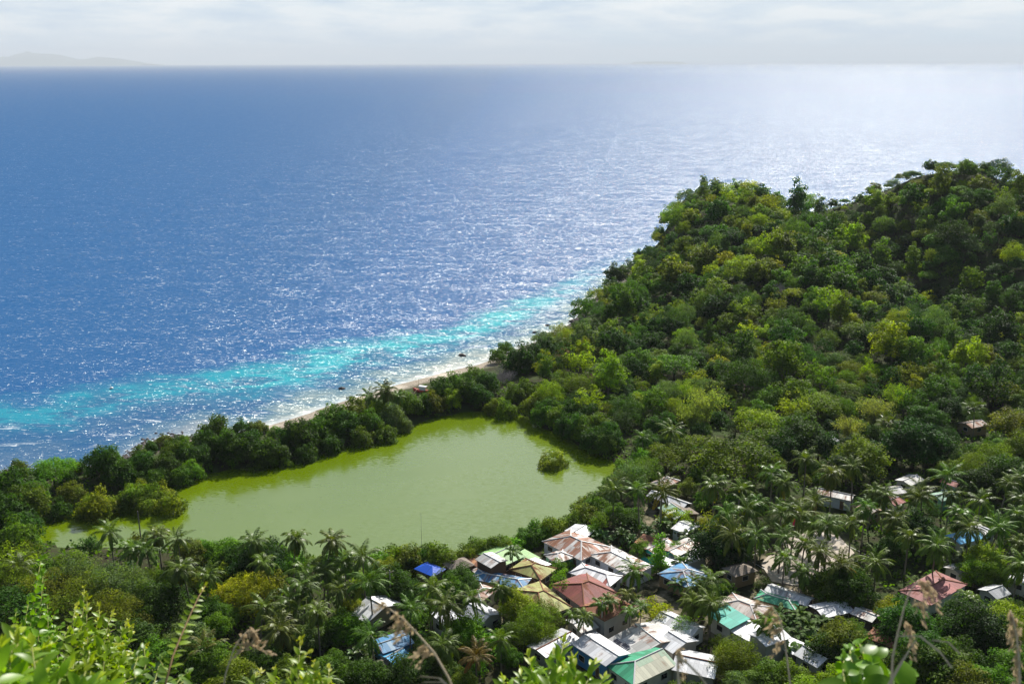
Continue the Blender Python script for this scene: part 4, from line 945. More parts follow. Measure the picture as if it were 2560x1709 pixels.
for x, y, s, c in [(222, 1162, 1.30, 'lime green'), (205, 1168, .95, OG), (245, 1170, .95, 'lime green'), (308, 1142, 1.15, 'lime green'), (345, 1146, 1.15, OG), (392, 1160, 1.10, 'lime green'), (292, 1160, 1.0, MG), (370, 1140, 1.0, 'lime green'), (335, 1166, .95, 'lime green'), (318, 1118, .85, OG)]:
    plant_px('mangrove', x, y, s, c, zone='lagoon', stretch=1.3, word='lime mangrove')
for qx in np.arange(430, 950, 19.0):        # green fringe along the near bank
    plant_px('mangrove' if rng.random() < .6 else 'shrub', qx, np.interp(qx, [100, 250, 500, 700, 950], [1250, 1258, 1266, 1284, 1285]) + rng.normal(0, 4), rng.uniform(.6, .85) if rng.random() < .8 else 1.0, [MG, DP, OG, BG][rng.integers(4)], zone='lagoon')
# trees one by one: kind, x, y, size, colour
TREE = [('spreading', 120, 1068, 1.0, BG), ('fine', 170, 1312, 1.45, GG), ('fine', 255, 1335, 1.5, GG), ('fine', 110, 1345, 1.4, OG), ('fine', 300, 1345, 1.3, GG), ('fine', 190, 1365, 1.5, OG), ('fine', 265, 1400, 1.4, OG),
        ('spreading', 45, 1370, 1.1, DP), ('fine', 20, 1320, 1.2, OG), ('loose', 30, 1275, 1.2, YG), ('loose', 60, 1265, .9, OG), ('near', 365, 1365, 1.35, DP), ('near', 345, 1400, 1.1, DP), ('near', 385, 1325, .9, OG),
        ('near', 585, 1275, 1.25, DG), ('near', 560, 1300, 1.0, DG), ('near', 540, 1275, .85, DP), ('near', 618, 1260, 1.0, DG), ('spreading', 565, 1335, .85, YE), ('spreading', 535, 1350, .75, YE), ('fine', 590, 1355, 1.2, YG), ('near', 480, 1395, 1.0, DP),
        ('near', 500, 1425, .8, BG), ('near', 430, 1455, 1.1, GG), ('near', 405, 1480, 1.0, GG), ('near', 450, 1490, .9, DP), ('near', 520, 1405, .7, BG), ('near', 700, 1445, 1.0, GG), ('near', 680, 1470, .8, DP), ('near', 805, 1390, .7, YG), ('near', 782, 1425, 1.0, MG),
        ('near', 810, 1440, .9, BG), ('near', 895, 1322, 1.1, DP), ('near', 930, 1350, .9, DP), ('near', 880, 1300, .8, YG), ('near', 1055, 1318, .9, DP), ('near', 1040, 1345, .8, MG), ('near', 1070, 1345, .8, DP), ('near', 1065, 1440, 1.15, BG), ('near', 1050, 1470, .9, MG),
        ('near', 1190, 1385, 1.0, YG), ('column', 1180, 1375, .8, YG), ('fine', 1225, 1420, 1.0, BG), ('fine', 1250, 1400, .9, OG), ('fine', 1200, 1445, .9, MG), ('fine', 1240, 1445, .8, OG), ('thin', 1284, 1322, 1.2, BG), ('near', 1278, 1295, .55, BG),
        ('column', 1513, 1268, 1.1, BG), ('loose', 1505, 1392, .85, YE), ('thin', 1566, 1420, 1.1, BG), ('near', 1548, 1252, .55, BG), ('loose', 1575, 1262, .5, YG), ('fine', 1690, 1495, 1.1, OG), ('fine', 1675, 1515, .9, OG), ('loose', 1650, 1470, .6, MG),
        ('bamboo', 1655, 1205, 1.05, YG), ('near', 1640, 1240, 1.35, DG), ('near', 1680, 1235, 1.3, DG), ('near', 1660, 1262, 1.0, DG), ('bamboo', 1615, 915, 1.35, ST), ('bamboo', 1590, 945, 1.0, ST), ('bamboo', 2010, 935, 1.2, ST), ('bamboo', 2060, 905, 1.1, YG), ('bamboo', 1950, 975, .9, ST),
        ('spreading', 1690, 1035, 1.7, MG), ('spreading', 1600, 1020, 1.2, OG), ('spreading', 1530, 1035, 1.0, OG), ('spreading', 1760, 1005, 1.2, MG), ('near', 1840, 985, 1.9, DP), ('near', 1800, 1020, 1.5, DG), ('near', 1880, 1010, 1.4, DG), ('spreading', 1880, 920, 1.2, OG), ('loose', 1820, 925, 1.5, YG),
        ('spreading', 1740, 955, 1.2, YG), ('near', 1975, 1035, 1.7, OG), ('near', 1945, 1065, 1.2, DG), ('near', 2100, 1000, 2.0, DG), ('near', 2150, 1020, 1.5, DG), ('near', 2060, 1020, 1.3, DG), ('near', 2190, 1050, 1.0, GG), ('fine', 2280, 1040, 1.4, OG), ('fine', 2230, 1065, 1.2, OG), ('near', 2310, 1075, 1.6, DP),
        ('near', 2250, 1095, 1.3, DG), ('near', 2340, 1020, 1.3, OG), ('near', 2130, 950, 1.4, DP), ('near', 2180, 930, 1.4, DG), ('spreading', 2330, 960, 1.3, OG), ('loose', 2080, 850, 1.4, OG), ('near', 1925, 1320, 1.25, DP), ('near', 1960, 1335, 1.3, DP), ('near', 1895, 1345, 1.0, MG), ('near', 2105, 1205, 1.3, DG),
        ('near', 2070, 1215, 1.0, DP), ('near', 2045, 1250, 1.0, DP), ('near', 1925, 1455, 1.2, OG), ('near', 1900, 1480, 1.0, DP), ('near', 1960, 1475, 1.0, DP), ('near', 2120, 1490, 1.45, DP), ('near', 2160, 1510, 1.4, MG), ('near', 2090, 1520, 1.1, MG), ('near', 2200, 1500, 1.1, DP), ('near', 2245, 1425, 1.45, DG),
        ('near', 2205, 1440, 1.1, DP), ('near', 2270, 1455, 1.1, DG), ('near', 2208, 1400, 1.2, DP), ('near', 2260, 1270, 1.1, YG), ('near', 2240, 1300, 1.0, BG), ('near', 2280, 1310, .9, BG), ('near', 2082, 1415, 1.35, DP), ('near', 2055, 1440, .9, DG), ('near', 2040, 1395, .8, YE), ('spreading', 2325, 1405, .9, YG), ('fine', 2340, 1450, 1.1, OG),
        ('near', 2330, 1520, 1.2, MG), ('near', 1780, 1545, 1.0, MG), ('near', 1820, 1555, 1.1, OG), ('near', 1740, 1555, .9, MG), ('near', 1930, 1560, 1.1, YG), ('near', 1975, 1545, 1.2, OG), ('near', 1850, 1585, 1.1, YG), ('near', 2020, 1570, 1.0, MG), ('near', 2230, 1570, 1.3, OG), ('near', 2280, 1560, 1.2, MG), ('near', 1700, 1568, .9, GG),
        ('fine', 1450, 1085, 1.25, GG), ('fine', 1425, 1105, 1.0, GG), ('fine', 1480, 1070, 1.1, MG), ('loose', 1565, 1180, .8, YG), ('loose', 1535, 1175, .7, YG), ('near', 1410, 1170, .85, MG), ('near', 1440, 1190, .8, DP), ('loose', 1375, 1190, .7, BG), ('near', 1470, 1255, .6, BG), ('near', 1360, 1215, .6, BG),
        ('near', 480, 1505, 1.1, MG), ('near', 600, 1510, 1.0, DP), ('near', 350, 1500, 1.2, MG), ('near', 545, 1545, 1.2, OG), ('near', 660, 1535, 1.0, MG), ('near', 760, 1520, 1.0, MG), ('near', 840, 1545, 1.1, DP), ('near', 980, 1500, 1.0, DP), ('near', 935, 1535, 1.1, DP), ('near', 1010, 1525, .8, MG), ('near', 1060, 1555, .8, OG), ('near', 300, 1460, 1.3, DP), ('near', 1170, 1500, .6, MG),
        ('spreading', 1250, 770, .9, GG), ('loose', 1290, 815, .9, 'reddish'), ('loose', 1265, 825, .6, YG), ('near', 1300, 1290, .4, BG)]
for k, x, y, s, c in TREE: plant_px(k, x, y, s * .9, c)
# palms: x, y of the crown's heart, trunk height
PALMS = [(252, 1215, 9), (292, 1255, 7), (362, 1222, 8), (408, 1232, 10), (340, 1252, 7), (430, 1300, 10), (470, 1310, 8), (665, 1222, 12), (735, 1232, 13), (602, 1240, 9), (622, 1290, 8), (700, 1285, 9), (790, 1290, 9), (832, 1265, 11), (590, 1395, 8), (728, 1398, 9), (662, 1365, 8), (695, 1340, 9),
         (852, 1340, 9), (985, 1340, 9), (938, 1395, 9), (1027, 1388, 9), (1095, 1365, 9), (1155, 1345, 7), (1150, 1465, 6), (1092, 1498, 6), (480, 1478, 5), (645, 1435, 7), (770, 1345, 8), (750, 1300, 9), (855, 1450, 7), (720, 1560, 8), (600, 1570, 8), (1010, 1480, 7), (680, 1390, 7),
         (1408, 1122, 9), (1470, 1115, 11), (1518, 1125, 10), (1452, 1305, 6), (1640, 1325, 7), (1640, 1108, 9), (1690, 1125, 9), (1738, 1148, 9), (1772, 1082, 10), (1832, 1108, 10), (1788, 1178, 9), (1870, 1148, 9), (1912, 1085, 11), (1962, 1068, 11), (2000, 1122, 9), (1955, 1195, 9), (1737, 1218, 9), (1700, 1165, 9),
         (1792, 1228, 8), (1843, 1238, 8), (1902, 1195, 10), (2012, 1285, 8), (2122, 1118, 10), (2170, 1078, 11), (2200, 1175, 10), (2250, 1143, 10), (2302, 1108, 10), (2312, 1235, 9), (2340, 1085, 10), (2325, 1140, 9), (2085, 1225, 9), (2147, 1245, 9), (2060, 1190, 9), (1682, 1213, 9), (1642, 1178, 9), (1822, 1172, 9), (1862, 1205, 8), (2335, 1290, 9), (2225, 1205, 9), (1590, 1375, 6), (1600, 1345, 6), (2095, 1140, 9), (2270, 1205, 10), (2180, 1130, 9), (1985, 1160, 9), (2030, 1130, 9),
         (875, 898, 7), (892, 890, 8), (862, 905, 6), (912, 905, 6), (1632, 1382, 7), (1765, 1420, 6), (60, 1290, 6), (1540, 985, 8), (1475, 1000, 7), (1850, 1050, 9), (2350, 1180, 9), (1800, 1275, 8), (1880, 1262, 9), (1925, 1290, 8), (1840, 1310, 6)]
for x, y, h in PALMS: palm_px(x, y, h, 1.0 if h > 6.5 else .95, colour=(.115, .115, .020) if (x, y) in ((480, 1478), (1092, 1498)) else None)
for x, y, h in [(2240, 935, 8), (2045, 965, 8)]: palm_px(x, y, h, 1.35, fan=True)
for x, y in [(1340, 1412), (1378, 1382), (1398, 1375), (1440, 1360), (1445, 1398), (1175, 1262), (1470, 1385), (1312, 1405), (2215, 1365), (2230, 1372)]: palm_px(x, y, 6.2 if y < 1500 else 5, 1.15, small=True)
for x, y in [(1420, 1225), (1450, 1235), (1490, 1225), (1520, 1232), (1385, 1232), (1545, 1215), (1580, 1225), (1440, 1210), (1790, 1410), (1815, 1425), (1840, 1415), (1860, 1440), (1800, 1450), (1835, 1460), (1870, 1465), (1780, 1470), (1815, 1480), (1850, 1490), (835, 1490), (810, 1505), (2270, 1415), (2285, 1430), (1560, 1290), (1890, 1425),
             (2210, 1270), (2190, 1290), (2225, 1310), (1530, 1200), (1600, 1215), (1770, 1445), (1565, 1335), (2000, 1150), (1745, 1255)]: banana_px(x, y, rng.uniform(.85, 1.15))

# shrubs fill the ground between: on land, off the roofs, the court, the water
roofs = [(m, r) for _, m, r, _, _ in HOUSES]
hp = [proj(np.array([m[0], m[1], z_ - .8]))[0:2] for _, m, r, z_, dg in HOUSES]
hrad = [2489 / 175 * dg * .60 for *_, dg in HOUSES]
taken = np.array([e.location[:2] for e, *_ in TREES])
def free(x, y, rad):
    if min(np.hypot(x - m[0], y - m[1]) - r for m, r in roofs) < rad * .75: return False
    if inside([[x, y]], court)[0] or seg_dist([[x, y]], court)[0] < rad + 1.5: return False
    if inside([[x, y]], lagoon)[0] or seg_dist([[x, y]], lagoon)[0] < 1.0 or coast_sd([[x, y]])[0] < 13: return False
    return True
def hides(x, y, top, rad):
    p = proj(np.array([x, y, gz(x, y) + top * .55])); w = 2489 / np.hypot(np.hypot(x, y), 95) * rad
    return any(abs(p[0] - h[0]) < r_ * 1.05 + w * .6 and abs(p[1] - h[1]) < r_ * .55 + w * .6 and np.hypot(*m) > np.hypot(x, y) for h, r_, (_, m, *_q) in zip(hp, hrad, HOUSES))
cnt = 0
while cnt < 190:
    y = rng.uniform(136, 265); x = rng.uniform(-.56 * (y * 1.05), .56 * (y * 1.05)); s = rng.uniform(.8, 1.6)
    if not free(x, y, 1.6 * s) or hides(x, y, 2.2 * s, 2 * s): continue
    if np.min(np.hypot(taken[:, 0] - x, taken[:, 1] - y)) < 2.6: continue
    plant('shrub', x, y, s, [MG, DP, BG, OG, YG, GG][rng.choice(6, p=[.25, .3, .15, .15, .08, .07])]); taken = np.vstack([taken, [x, y]]); cnt += 1
# more trees where the photograph shows closed canopy: left bank, the near edge, the flat behind the palms
cnt = 0; tries = 0
while cnt < 75 and tries < 6000:
    tries += 1
    y = rng.uniform(138, 300); x = rng.uniform(-.55 * y, .58 * y); s = rng.uniform(.55, .95)
    p = proj(np.array([x, y, 6.0])) / D
    if y > 255 and p[0] < 1380: continue
    if not free(x, y, 2.4 * s) or hides(x, y, 6 * s, 4.4 * s): continue
    if np.min(np.hypot(taken[:, 0] - x, taken[:, 1] - y)) < 4.2: continue
    q_ = proj(np.array([x, y, gz(x, y) + 7.5 * s])) / D
    lp = np.array(lag_px, float)
    if inside([q_], lp)[0]: continue
    plant(['near', 'near', 'fine', 'loose'][rng.integers(4)], x, y, s, [MG, DP, DG, OG, GG, BG][rng.choice(6, p=[.25, .25, .2, .15, .08, .07])]); taken = np.vstack([taken, [x, y]]); cnt += 1

# ---------------------------------------------------------------- the wooded headland
def hill_colour(x, y, zg):
    p = proj(np.array([x, y, zg + 6])) / D
    yel = math.exp(-((p[0] - 1660) / 150) ** 2 - ((p[1] - 500) / 80) ** 2) * .55 + math.exp(-((p[0] - 1400) / 110) ** 2 - ((p[1] - 860) / 60) ** 2) * .55 + .08
    dk = math.exp(-((p[0] - 2180) / 190) ** 2 - ((p[1] - 720) / 110) ** 2) * .5  # shade of the hollow put into the leaf colours: more dark trees here
    w = np.array([.15 + dk, .20 + dk * .5, .26, .15 + yel * .3, .06 + yel * .55, .07, .003, .004, .010, 0])
    return [DG, DP, MG, OG, YG, GG, YE, BR, 'whitish', 'reddish'][rng.choice(10, p=w / w.sum())]
cand = []
P0 = np.stack([rng.uniform(10, 330, 26000), rng.uniform(262, 545, 26000)], 1)
g0 = ground(P0); sd0 = coast_sd(P0); l0 = seg_dist(P0, lagoon); in0 = inside(P0, lagoon)
yr0 = np.interp(P0[:, 0], cr[:, 0], cr[:, 1]); pp = proj(np.c_[P0, g0 + 5]) / D
ok = (sd0 > np.where(P0[:, 1] > 372, 2.0, 5)) & (~in0) & (l0 > 6) & (P0[:, 1] < yr0 + 9) & (pp[:, 0] > 1150) & (pp[:, 0] < 2420) & (pp[:, 1] < 1010)
grid = {}
for (x, y), z_ in zip(P0[ok], g0[ok]):
    d0 = 5.1 + (y - 260) * .004 + rng.uniform(-1.2, 1.6); key = (int(x // 8), int(y // 8))
    if any(np.hypot(x - a, y - b) < max(d0, .5 * (d0 + d1)) for i in (-1, 0, 1) for j in (-1, 0, 1) for a, b, d1 in grid.get((key[0] + i, key[1] + j), ())): continue
    if np.min(np.hypot(taken[:, 0] - x, taken[:, 1] - y)) < 4.5: continue
    grid.setdefault(key, []).append((x, y, d0)); cand.append((x, y, z_, d0))
cand.sort(key=lambda c: math.hypot(c[0], c[1]))
print('hill trees', len(cand))
NEAR = 290
far = []
for i, (x, y, z_, d0) in enumerate(cand):
    k = ['round', 'round', 'tall', 'spreading', 'loose', 'fine'][rng.choice(6, p=[.24, .1, .15, .10, .22, .19])]
    s = d0 / 4.75 * rng.choice([.55, .75, .9, 1.05, 1.3], p=[.2, .22, .26, .2, .12]) * {'spreading': .72, 'tall': .95}.get(k, 1); c = hill_colour(x, y, z_); st = rng.uniform(.85, 1.25); edge = 1.0
    if y > np.interp(x, cr[:, 0], cr[:, 1]) - 16: edge, st = .74, min(st, .95)
    if coast_sd([[x, y]])[0] < 16: edge = min(edge, .72); st = min(st, 1.0)
    s *= edge
    if i < NEAR: plant(k, x, y, s, c, group='trees of the wooded headland', name='hillside_' + NAMES[k].replace('broadleaf_', ''), zone='hill', zg=z_, stretch=st)
    else: far.append((k, x, y, z_, s, c, st))
# wood that carries on past both edges of the photograph, part of the one forest mass
for _ in range(9000):
    if len(far) > 900: break
    x, y = rng.uniform(-190, 380), rng.uniform(132, 520); p = proj(np.array([[x, y, gz(x, y) + 4]]))[0] / D
    if -90 < p[0] < 2440 or p[0] < -700 or p[0] > 3100: continue
    if coast_sd([[x, y]])[0] < 9 or inside([[x, y]], lagoon)[0] or any(math.hypot(x - f_[1], y - f_[2]) < 5.0 for f_ in far if abs(f_[2] - y) < 6): continue
    far.append((['round', 'tall', 'loose', 'fine'][rng.integers(4)], x, y, gz(x, y), rng.uniform(.7, 1.2), [MG, DP, DG, OG, YG][rng.integers(5)], 1.0))
def mesh_arrays(me):
    n = len(me.vertices); co = np.empty(n * 3, np.float32); me.vertices.foreach_get('co', co); col = np.empty(n * 4, np.float32); me.color_attributes['tint'].data.foreach_get('color', col)
    return co.reshape(-1, 3), col.reshape(-1, 4)[:, :3]
cos, cols = [], []
arr = {}
for k, x, y, z_, s, c, st in far:
    pr = PROTO[k][rng.integers(len(PROTO[k]))][0]
    if pr.name not in arr: arr[pr.name] = mesh_arrays(pr)
    co, col = arr[pr.name]; nq = len(co) // 4; keep = np.repeat(rng.random(nq) < .7, 4); co, col = co[keep], col[keep]
    a = rng.uniform(0, 6.28); ca, sa = math.cos(a), math.sin(a); cc = co.reshape(-1, 4, 3); m_ = cc.mean(1, keepdims=True); co = (m_ + (cc - m_) * 1.3).reshape(-1, 3)
    cos.append(np.stack([(co[:, 0] * ca - co[:, 1] * sa) * s + x, (co[:, 0] * sa + co[:, 1] * ca) * s + y, co[:, 2] * s * st + z_], 1)); cols.append(col * np.array(jit(FOL[c])))
if cos:
    co = np.concatenate(cos).astype(np.float32)
    fo = link('forest', mesh_np('forest', co, quads=np.arange(len(co), dtype=np.int32).reshape(-1, 4), tint=np.concatenate(cols), mat=LEAF))
    fo.color = (1, 1, 1, 1); tag(fo, 'far tree canopy over the upper headland and beyond the village edges', kind='stuff')
# undergrowth: low leaves over the wooded ground
N = 100000
P1 = np.concatenate([np.stack([rng.uniform(-150, 190, N), rng.uniform(125, 300, N)], 1), np.stack([rng.uniform(10, 320, N // 2), rng.uniform(290, 540, N // 2)], 1)])
P1 = P1[(np.abs(P1[:, 0]) < P1[:, 1] * .85) & (coast_sd(P1) > 12) & (~inside(P1, lagoon))]
nz = bumps(P1 * 18) + bumps(P1 * 7) * .8
P1 = P1[nz > -.12]
bad = inside(P1, court)
for m, r in roofs: bad |= np.hypot(P1[:, 0] - m[0], P1[:, 1] - m[1]) < r * .8
yd = inside(P1, yard_poly) & (bumps(P1 * 25 + 40) < .32)
P1 = P1[~bad & ~yd]
g1 = ground(P1); c1 = np.c_[P1, g1 + rng.uniform(.1, .9, len(P1)) * (1 + .7 * np.maximum(bumps(P1 * 12), 0))]
co, q = leaf_quads(c1, np.array([0, 0, .8]) + rng.normal(0, .55, c1.shape), rng.uniform(.5, 1.2, len(c1)), .6, .3)
tn = np.array(FOL['mid green']) * HUES[rng.choice(4, len(c1))] * rng.uniform(.5, 1.3, (len(c1), 1))
u = link('undergrowth', mesh_np('undergrowth', co, quads=q, tint=np.repeat(tn, 4, 0), mat=LEAF)); u.color = (1, 1, 1, 1)
tag(u, 'low green undergrowth between the trees and houses', kind='stuff')
# ---------------------------------------------------------------- the concrete court and its things
m_court = simple('concrete', (.46, .40, .33), .9, .15, var=.15, scale=.35)
m_line = simple('court_paint', (.66, .64, .60), .8, .2, var=.1)
zc = max(gz(*court.mean(0)), float(ground(court).max())) + .06
mb = MB(); n_ = len(court); mb.add([(x, y, zc) for x, y in court] + [(x, y, zc - 1.2) for x, y in court], [tuple(range(n_))[::-1] if False else tuple(range(n_)), *[(i, n_ + i, n_ + (i + 1) % n_, (i + 1) % n_) for i in range(n_)]])
co_ = mb.build('court_pavement', m_court); tag(co_, kind='structure')
c0 = court.mean(0); dx_ = court[3] - court[0]; th = math.atan2(dx_[1], dx_[0])
mb = MB()
for u, v, w, h in ((0, 6.5, 22, .12), (0, -6.5, 22, .12), (-11, 0, .12, 13), (11, 0, .12, 13), (0, 0, .1, 13)):
    mb.box((c0[0] + u * math.cos(th) - v * math.sin(th), c0[1] + u * math.sin(th) + v * math.cos(th), zc + .006), (w, h, .004), th)
lo = mb.build('court_markings', m_line); tag(lo, kind='structure')
m_steel = simple('grey_steel', (.30, .30, .31), .6, .4, .3); m_board = simple('dark_board', (.035, .035, .04), .6, .3); m_red = simple('flag_red', (.55, .03, .09), .8, .1, var=.1); m_yel = simple('flag_yellow', (.75, .55, .02), .8, .1, var=.1); m_whi = simple('flag_white', (.75, .74, .72), .8, .1, var=.1)
def ground_at(px_, py_, h=0.0):
    zg = 2.5
    for _ in range(4):
        p = at(px_, py_, zg + h); zg = gz(p[0], p[1])
    return p[0], p[1], zg
x, y, zg = ground_at(*px('X', 275, 1475))
bk = empty('basketball_hoop', (x, y, zc), th + math.pi / 2); tag(bk, 'basketball hoop with a dark backboard at the edge of the concrete court', 'basketball hoop')
MB().tube([(0, 0, -.3), (0, 0, 2.9), (0, -.9, 3.2)], .07, 7).build('post', m_steel, bk)
MB().box((0, -.95, 3.4), (1.8, .05, 1.05)).build('backboard', m_board, bk)
mb = MB(); mb.tube([(.23 * math.cos(a), -1.22 + .23 * math.sin(a), 3.05) for a in np.linspace(0, 6.283, 13)], .015, 5, False); mb.build('rim', m_red, bk)
for k, (fx, fy, m, lab) in enumerate((('X', (280, 1310), m_red, 'red feather flag on the edge of the concrete court'), ('X', (372, 1265), m_whi, 'white feather flag on the edge of the concrete court'), ('X', (168, 1360), m_yel, 'yellow feather flag by a palm trunk at the court'))):
    x, y, zg = ground_at(*px(fx, *fy))
    e = empty('feather_flag', (x, y, zg), .4 + k); tag(e, lab, 'flag', 'flags round the court')
    MB().tube([(0, 0, -.3), (0, 0, 1.8), (.08, 0, 3.0), (.35, 0, 3.4)], [.035, .03, .022, .012], 6).build('pole', m_steel, e)
    mb = MB(); vs = []; rows = 7
    for i in range(rows + 1):
        s = i / rows; zz = .9 + 2.3 * s; w = .55 * (1 - .35 * s * s); xo = .02 + .1 * s ** 3
        vs += [(xo, .012 * math.sin(i * 1.3), zz), (xo + w, .10 * math.sin(i * 1.1), zz + .05)]
    n2 = len(vs); vs += [(a, b + .012, c) for a, b, c in vs]
    fs = [(2 * i, 2 * i + 1, 2 * i + 3, 2 * i + 2) for i in range(rows)] + [(n2 + 2 * i + 2, n2 + 2 * i + 3, n2 + 2 * i + 1, n2 + 2 * i) for i in range(rows)] + [(2 * i + 1, n2 + 2 * i + 1, n2 + 2 * i + 3, 2 * i + 3) for i in range(rows)]
    mb.add(vs, fs); mb.build('flag_cloth', m, e)

# ---------------------------------------------------------------- poles, wires, solar panels, dish
m_pole = simple('concrete_pole', (.40, .38, .35), .9, .1); m_wire = simple('black_wire', (.03, .03, .03), .6, .2)
tops = []
for pk, (bx, by), hgt, lab in (('F', (1062, 765), 7.5, 'grey electric pole between the rusty roof and the biggest grey roof'), ('B', (1290, 905), 7.5, 'grey electric pole behind the lone white two-sided roof'), ('E', (780, 855), 6.5, 'slim grey pole among the bananas below the pale green roof')):
    X_, Y_ = px(pk, bx, by); x, y, zg = ground_at(X_, Y_)
    e = empty('electric_pole', (x, y, zg), .5); tag(e, lab, 'pole', 'electric poles')
    MB().tube([(0, 0, -.5), (0, 0, hgt)], [.16, .10], 8).build('post', m_pole, e)
    MB().box((0, 0, hgt - .45), (1.5, .09, .10)).build('crossarm', m_post, e)
    mb = MB()
    for u in (-.65, 0, .65): mb.tube([(u, 0, hgt - .40), (u, 0, hgt - .22)], .035, 6)
    mb.build('insulator', m_whi, e)
    tops.append(Vector((x, y, zg + hgt - .25)))
def wire(a, b, sag, lab, name='power_line'):
    mb = MB(); mb.tube([a.lerp(b, s) - Vector((0, 0, sag * 4 * s * (1 - s))) for s in np.linspace(0, 1, 13)], .018, 4)
    tag(mb.build(name, m_wire), lab, 'cable', 'overhead wires')
h34 = next(e for e, *_ in HOUSES if 'biggest grey' in e['label']); hred = next(e for e, *_ in HOUSES if 'orange-brown rusty' in e['label'])
wire(tops[0], Vector(hred.location) + Vector((3, 0, 4.2)), .4, 'thin black wire from the electric pole to the orange-brown rusty roof')
wire(tops[0], Vector(h34.location) + Vector((-2, 4, 4.0)), .35, 'thin black wire from the electric pole to the biggest grey roof')
x, y, zg = ground_at(*px('C', 290, 835))
e = empty('antenna_pole', (x, y, zg)); tag(e, 'tall thin antenna pole sticking up over the blue tarpaulin hut', 'pole')
MB().tube([(0, 0, -.3), (0, 0, 5.5), (.05, 0, 11.5)], [.05, .035, .012], 6).build('mast', m_steel, e)
mb = MB()
for u in (10.4, 10.9, 11.3): mb.tube([(-.25, 0, u), (.25, 0, u)], .012, 4)
mb.build('aerial', m_steel, e)
x, y, zg = ground_at(*px('A', 912, 690))
MBp = MB().tube([(0, 0, -.4), (.05, 0, 4), (0, .05, 8.5)], [.16, .14, .11], 7); o = MBp.build('dead_palm_trunk', PALMBARK); o.location = (x, y, zg); tag(o, 'bare dead palm trunk standing against the lagoon on the left', 'tree trunk')
m_solar = simple('solar_glass', (.015, .018, .035), .25, .5, var=.2); m_alu = simple('aluminium', (.5, .5, .52), .4, .5, .5)
ro = [c for c in h34.children if c.name.startswith('roof')][0]
W_ = max(v.co.y for v in ro.data.vertices) * 2; rise_ = max(v.co.z for v in ro.data.vertices); Lh = max(v.co.x for v in ro.data.vertices)
for k, (u, lab) in enumerate(((-Lh + 1.9, 'dark solar panel lower on the biggest grey roof'), (-Lh + 3.7, 'dark solar panel beside the first one, higher on the biggest grey roof'))):
    v_ = -W_ / 2 * .80; zz = rise_ * .20 + 2.7 + .12
    p = h34.matrix_basis @ Vector((u, v_ + .35 * k, zz + rise_ / (W_ / 2) * .35 * k))
    e = empty('solar_panel', p, h34.rotation_euler.z); e.rotation_euler = (math.atan2(rise_, W_ / 2), 0, h34.rotation_euler.z); tag(e, lab, 'solar panel', 'solar panels on the roof')
    MB().box((0, 0, .03), (1.55, .95, .035)).build('panel', m_solar, e); mb = MB()
    for a_, b_, c_, d_ in ((0, .495, 1.63, .04), (0, -.495, 1.63, .04), (.795, 0, .04, .95), (-.795, 0, .04, .95), (0, 0, .02, .95)): mb.box((a_, b_, .035), (c_, d_, .05))
    mb.build('frame', m_alu, e)
hb = next(e for e, *_ in HOUSES if 'deep blue walled' in e['label'])
e = empty('satellite_dish', hb.matrix_basis @ Vector((-min(4.0, Lh), -2.2, 4.0)), 1.2); tag(e, 'small pale satellite dish at the corner of the grey gable over blue walls', 'satellite dish')
mb = MB(); vs = [(0, 0, 0)]; fs = []
for i in range(1, 4):
    r = .14 * i * 1.1
    for j in range(14): vs.append((r * math.cos(j * .4488), -.32 * r * r * 2 + 0, r * math.sin(j * .4488)))
fs = [(0, 1 + j, 1 + (j + 1) % 14) for j in range(14)] + [(1 + i * 14 + j, 1 + i * 14 + 14 + j, 1 + i * 14 + 14 + (j + 1) % 14, 1 + i * 14 + (j + 1) % 14) for i in range(2) for j in range(14)]
mb.add(vs, fs); mb.build('dish', m_whi, e); MB().tube([(0, .1, -.9), (0, .05, -.1)], .03, 6).build('mount', m_steel, e); MB().tube([(0, -.02, -.42), (0, -.45, 0)], .012, 5).build('arm', m_steel, e)

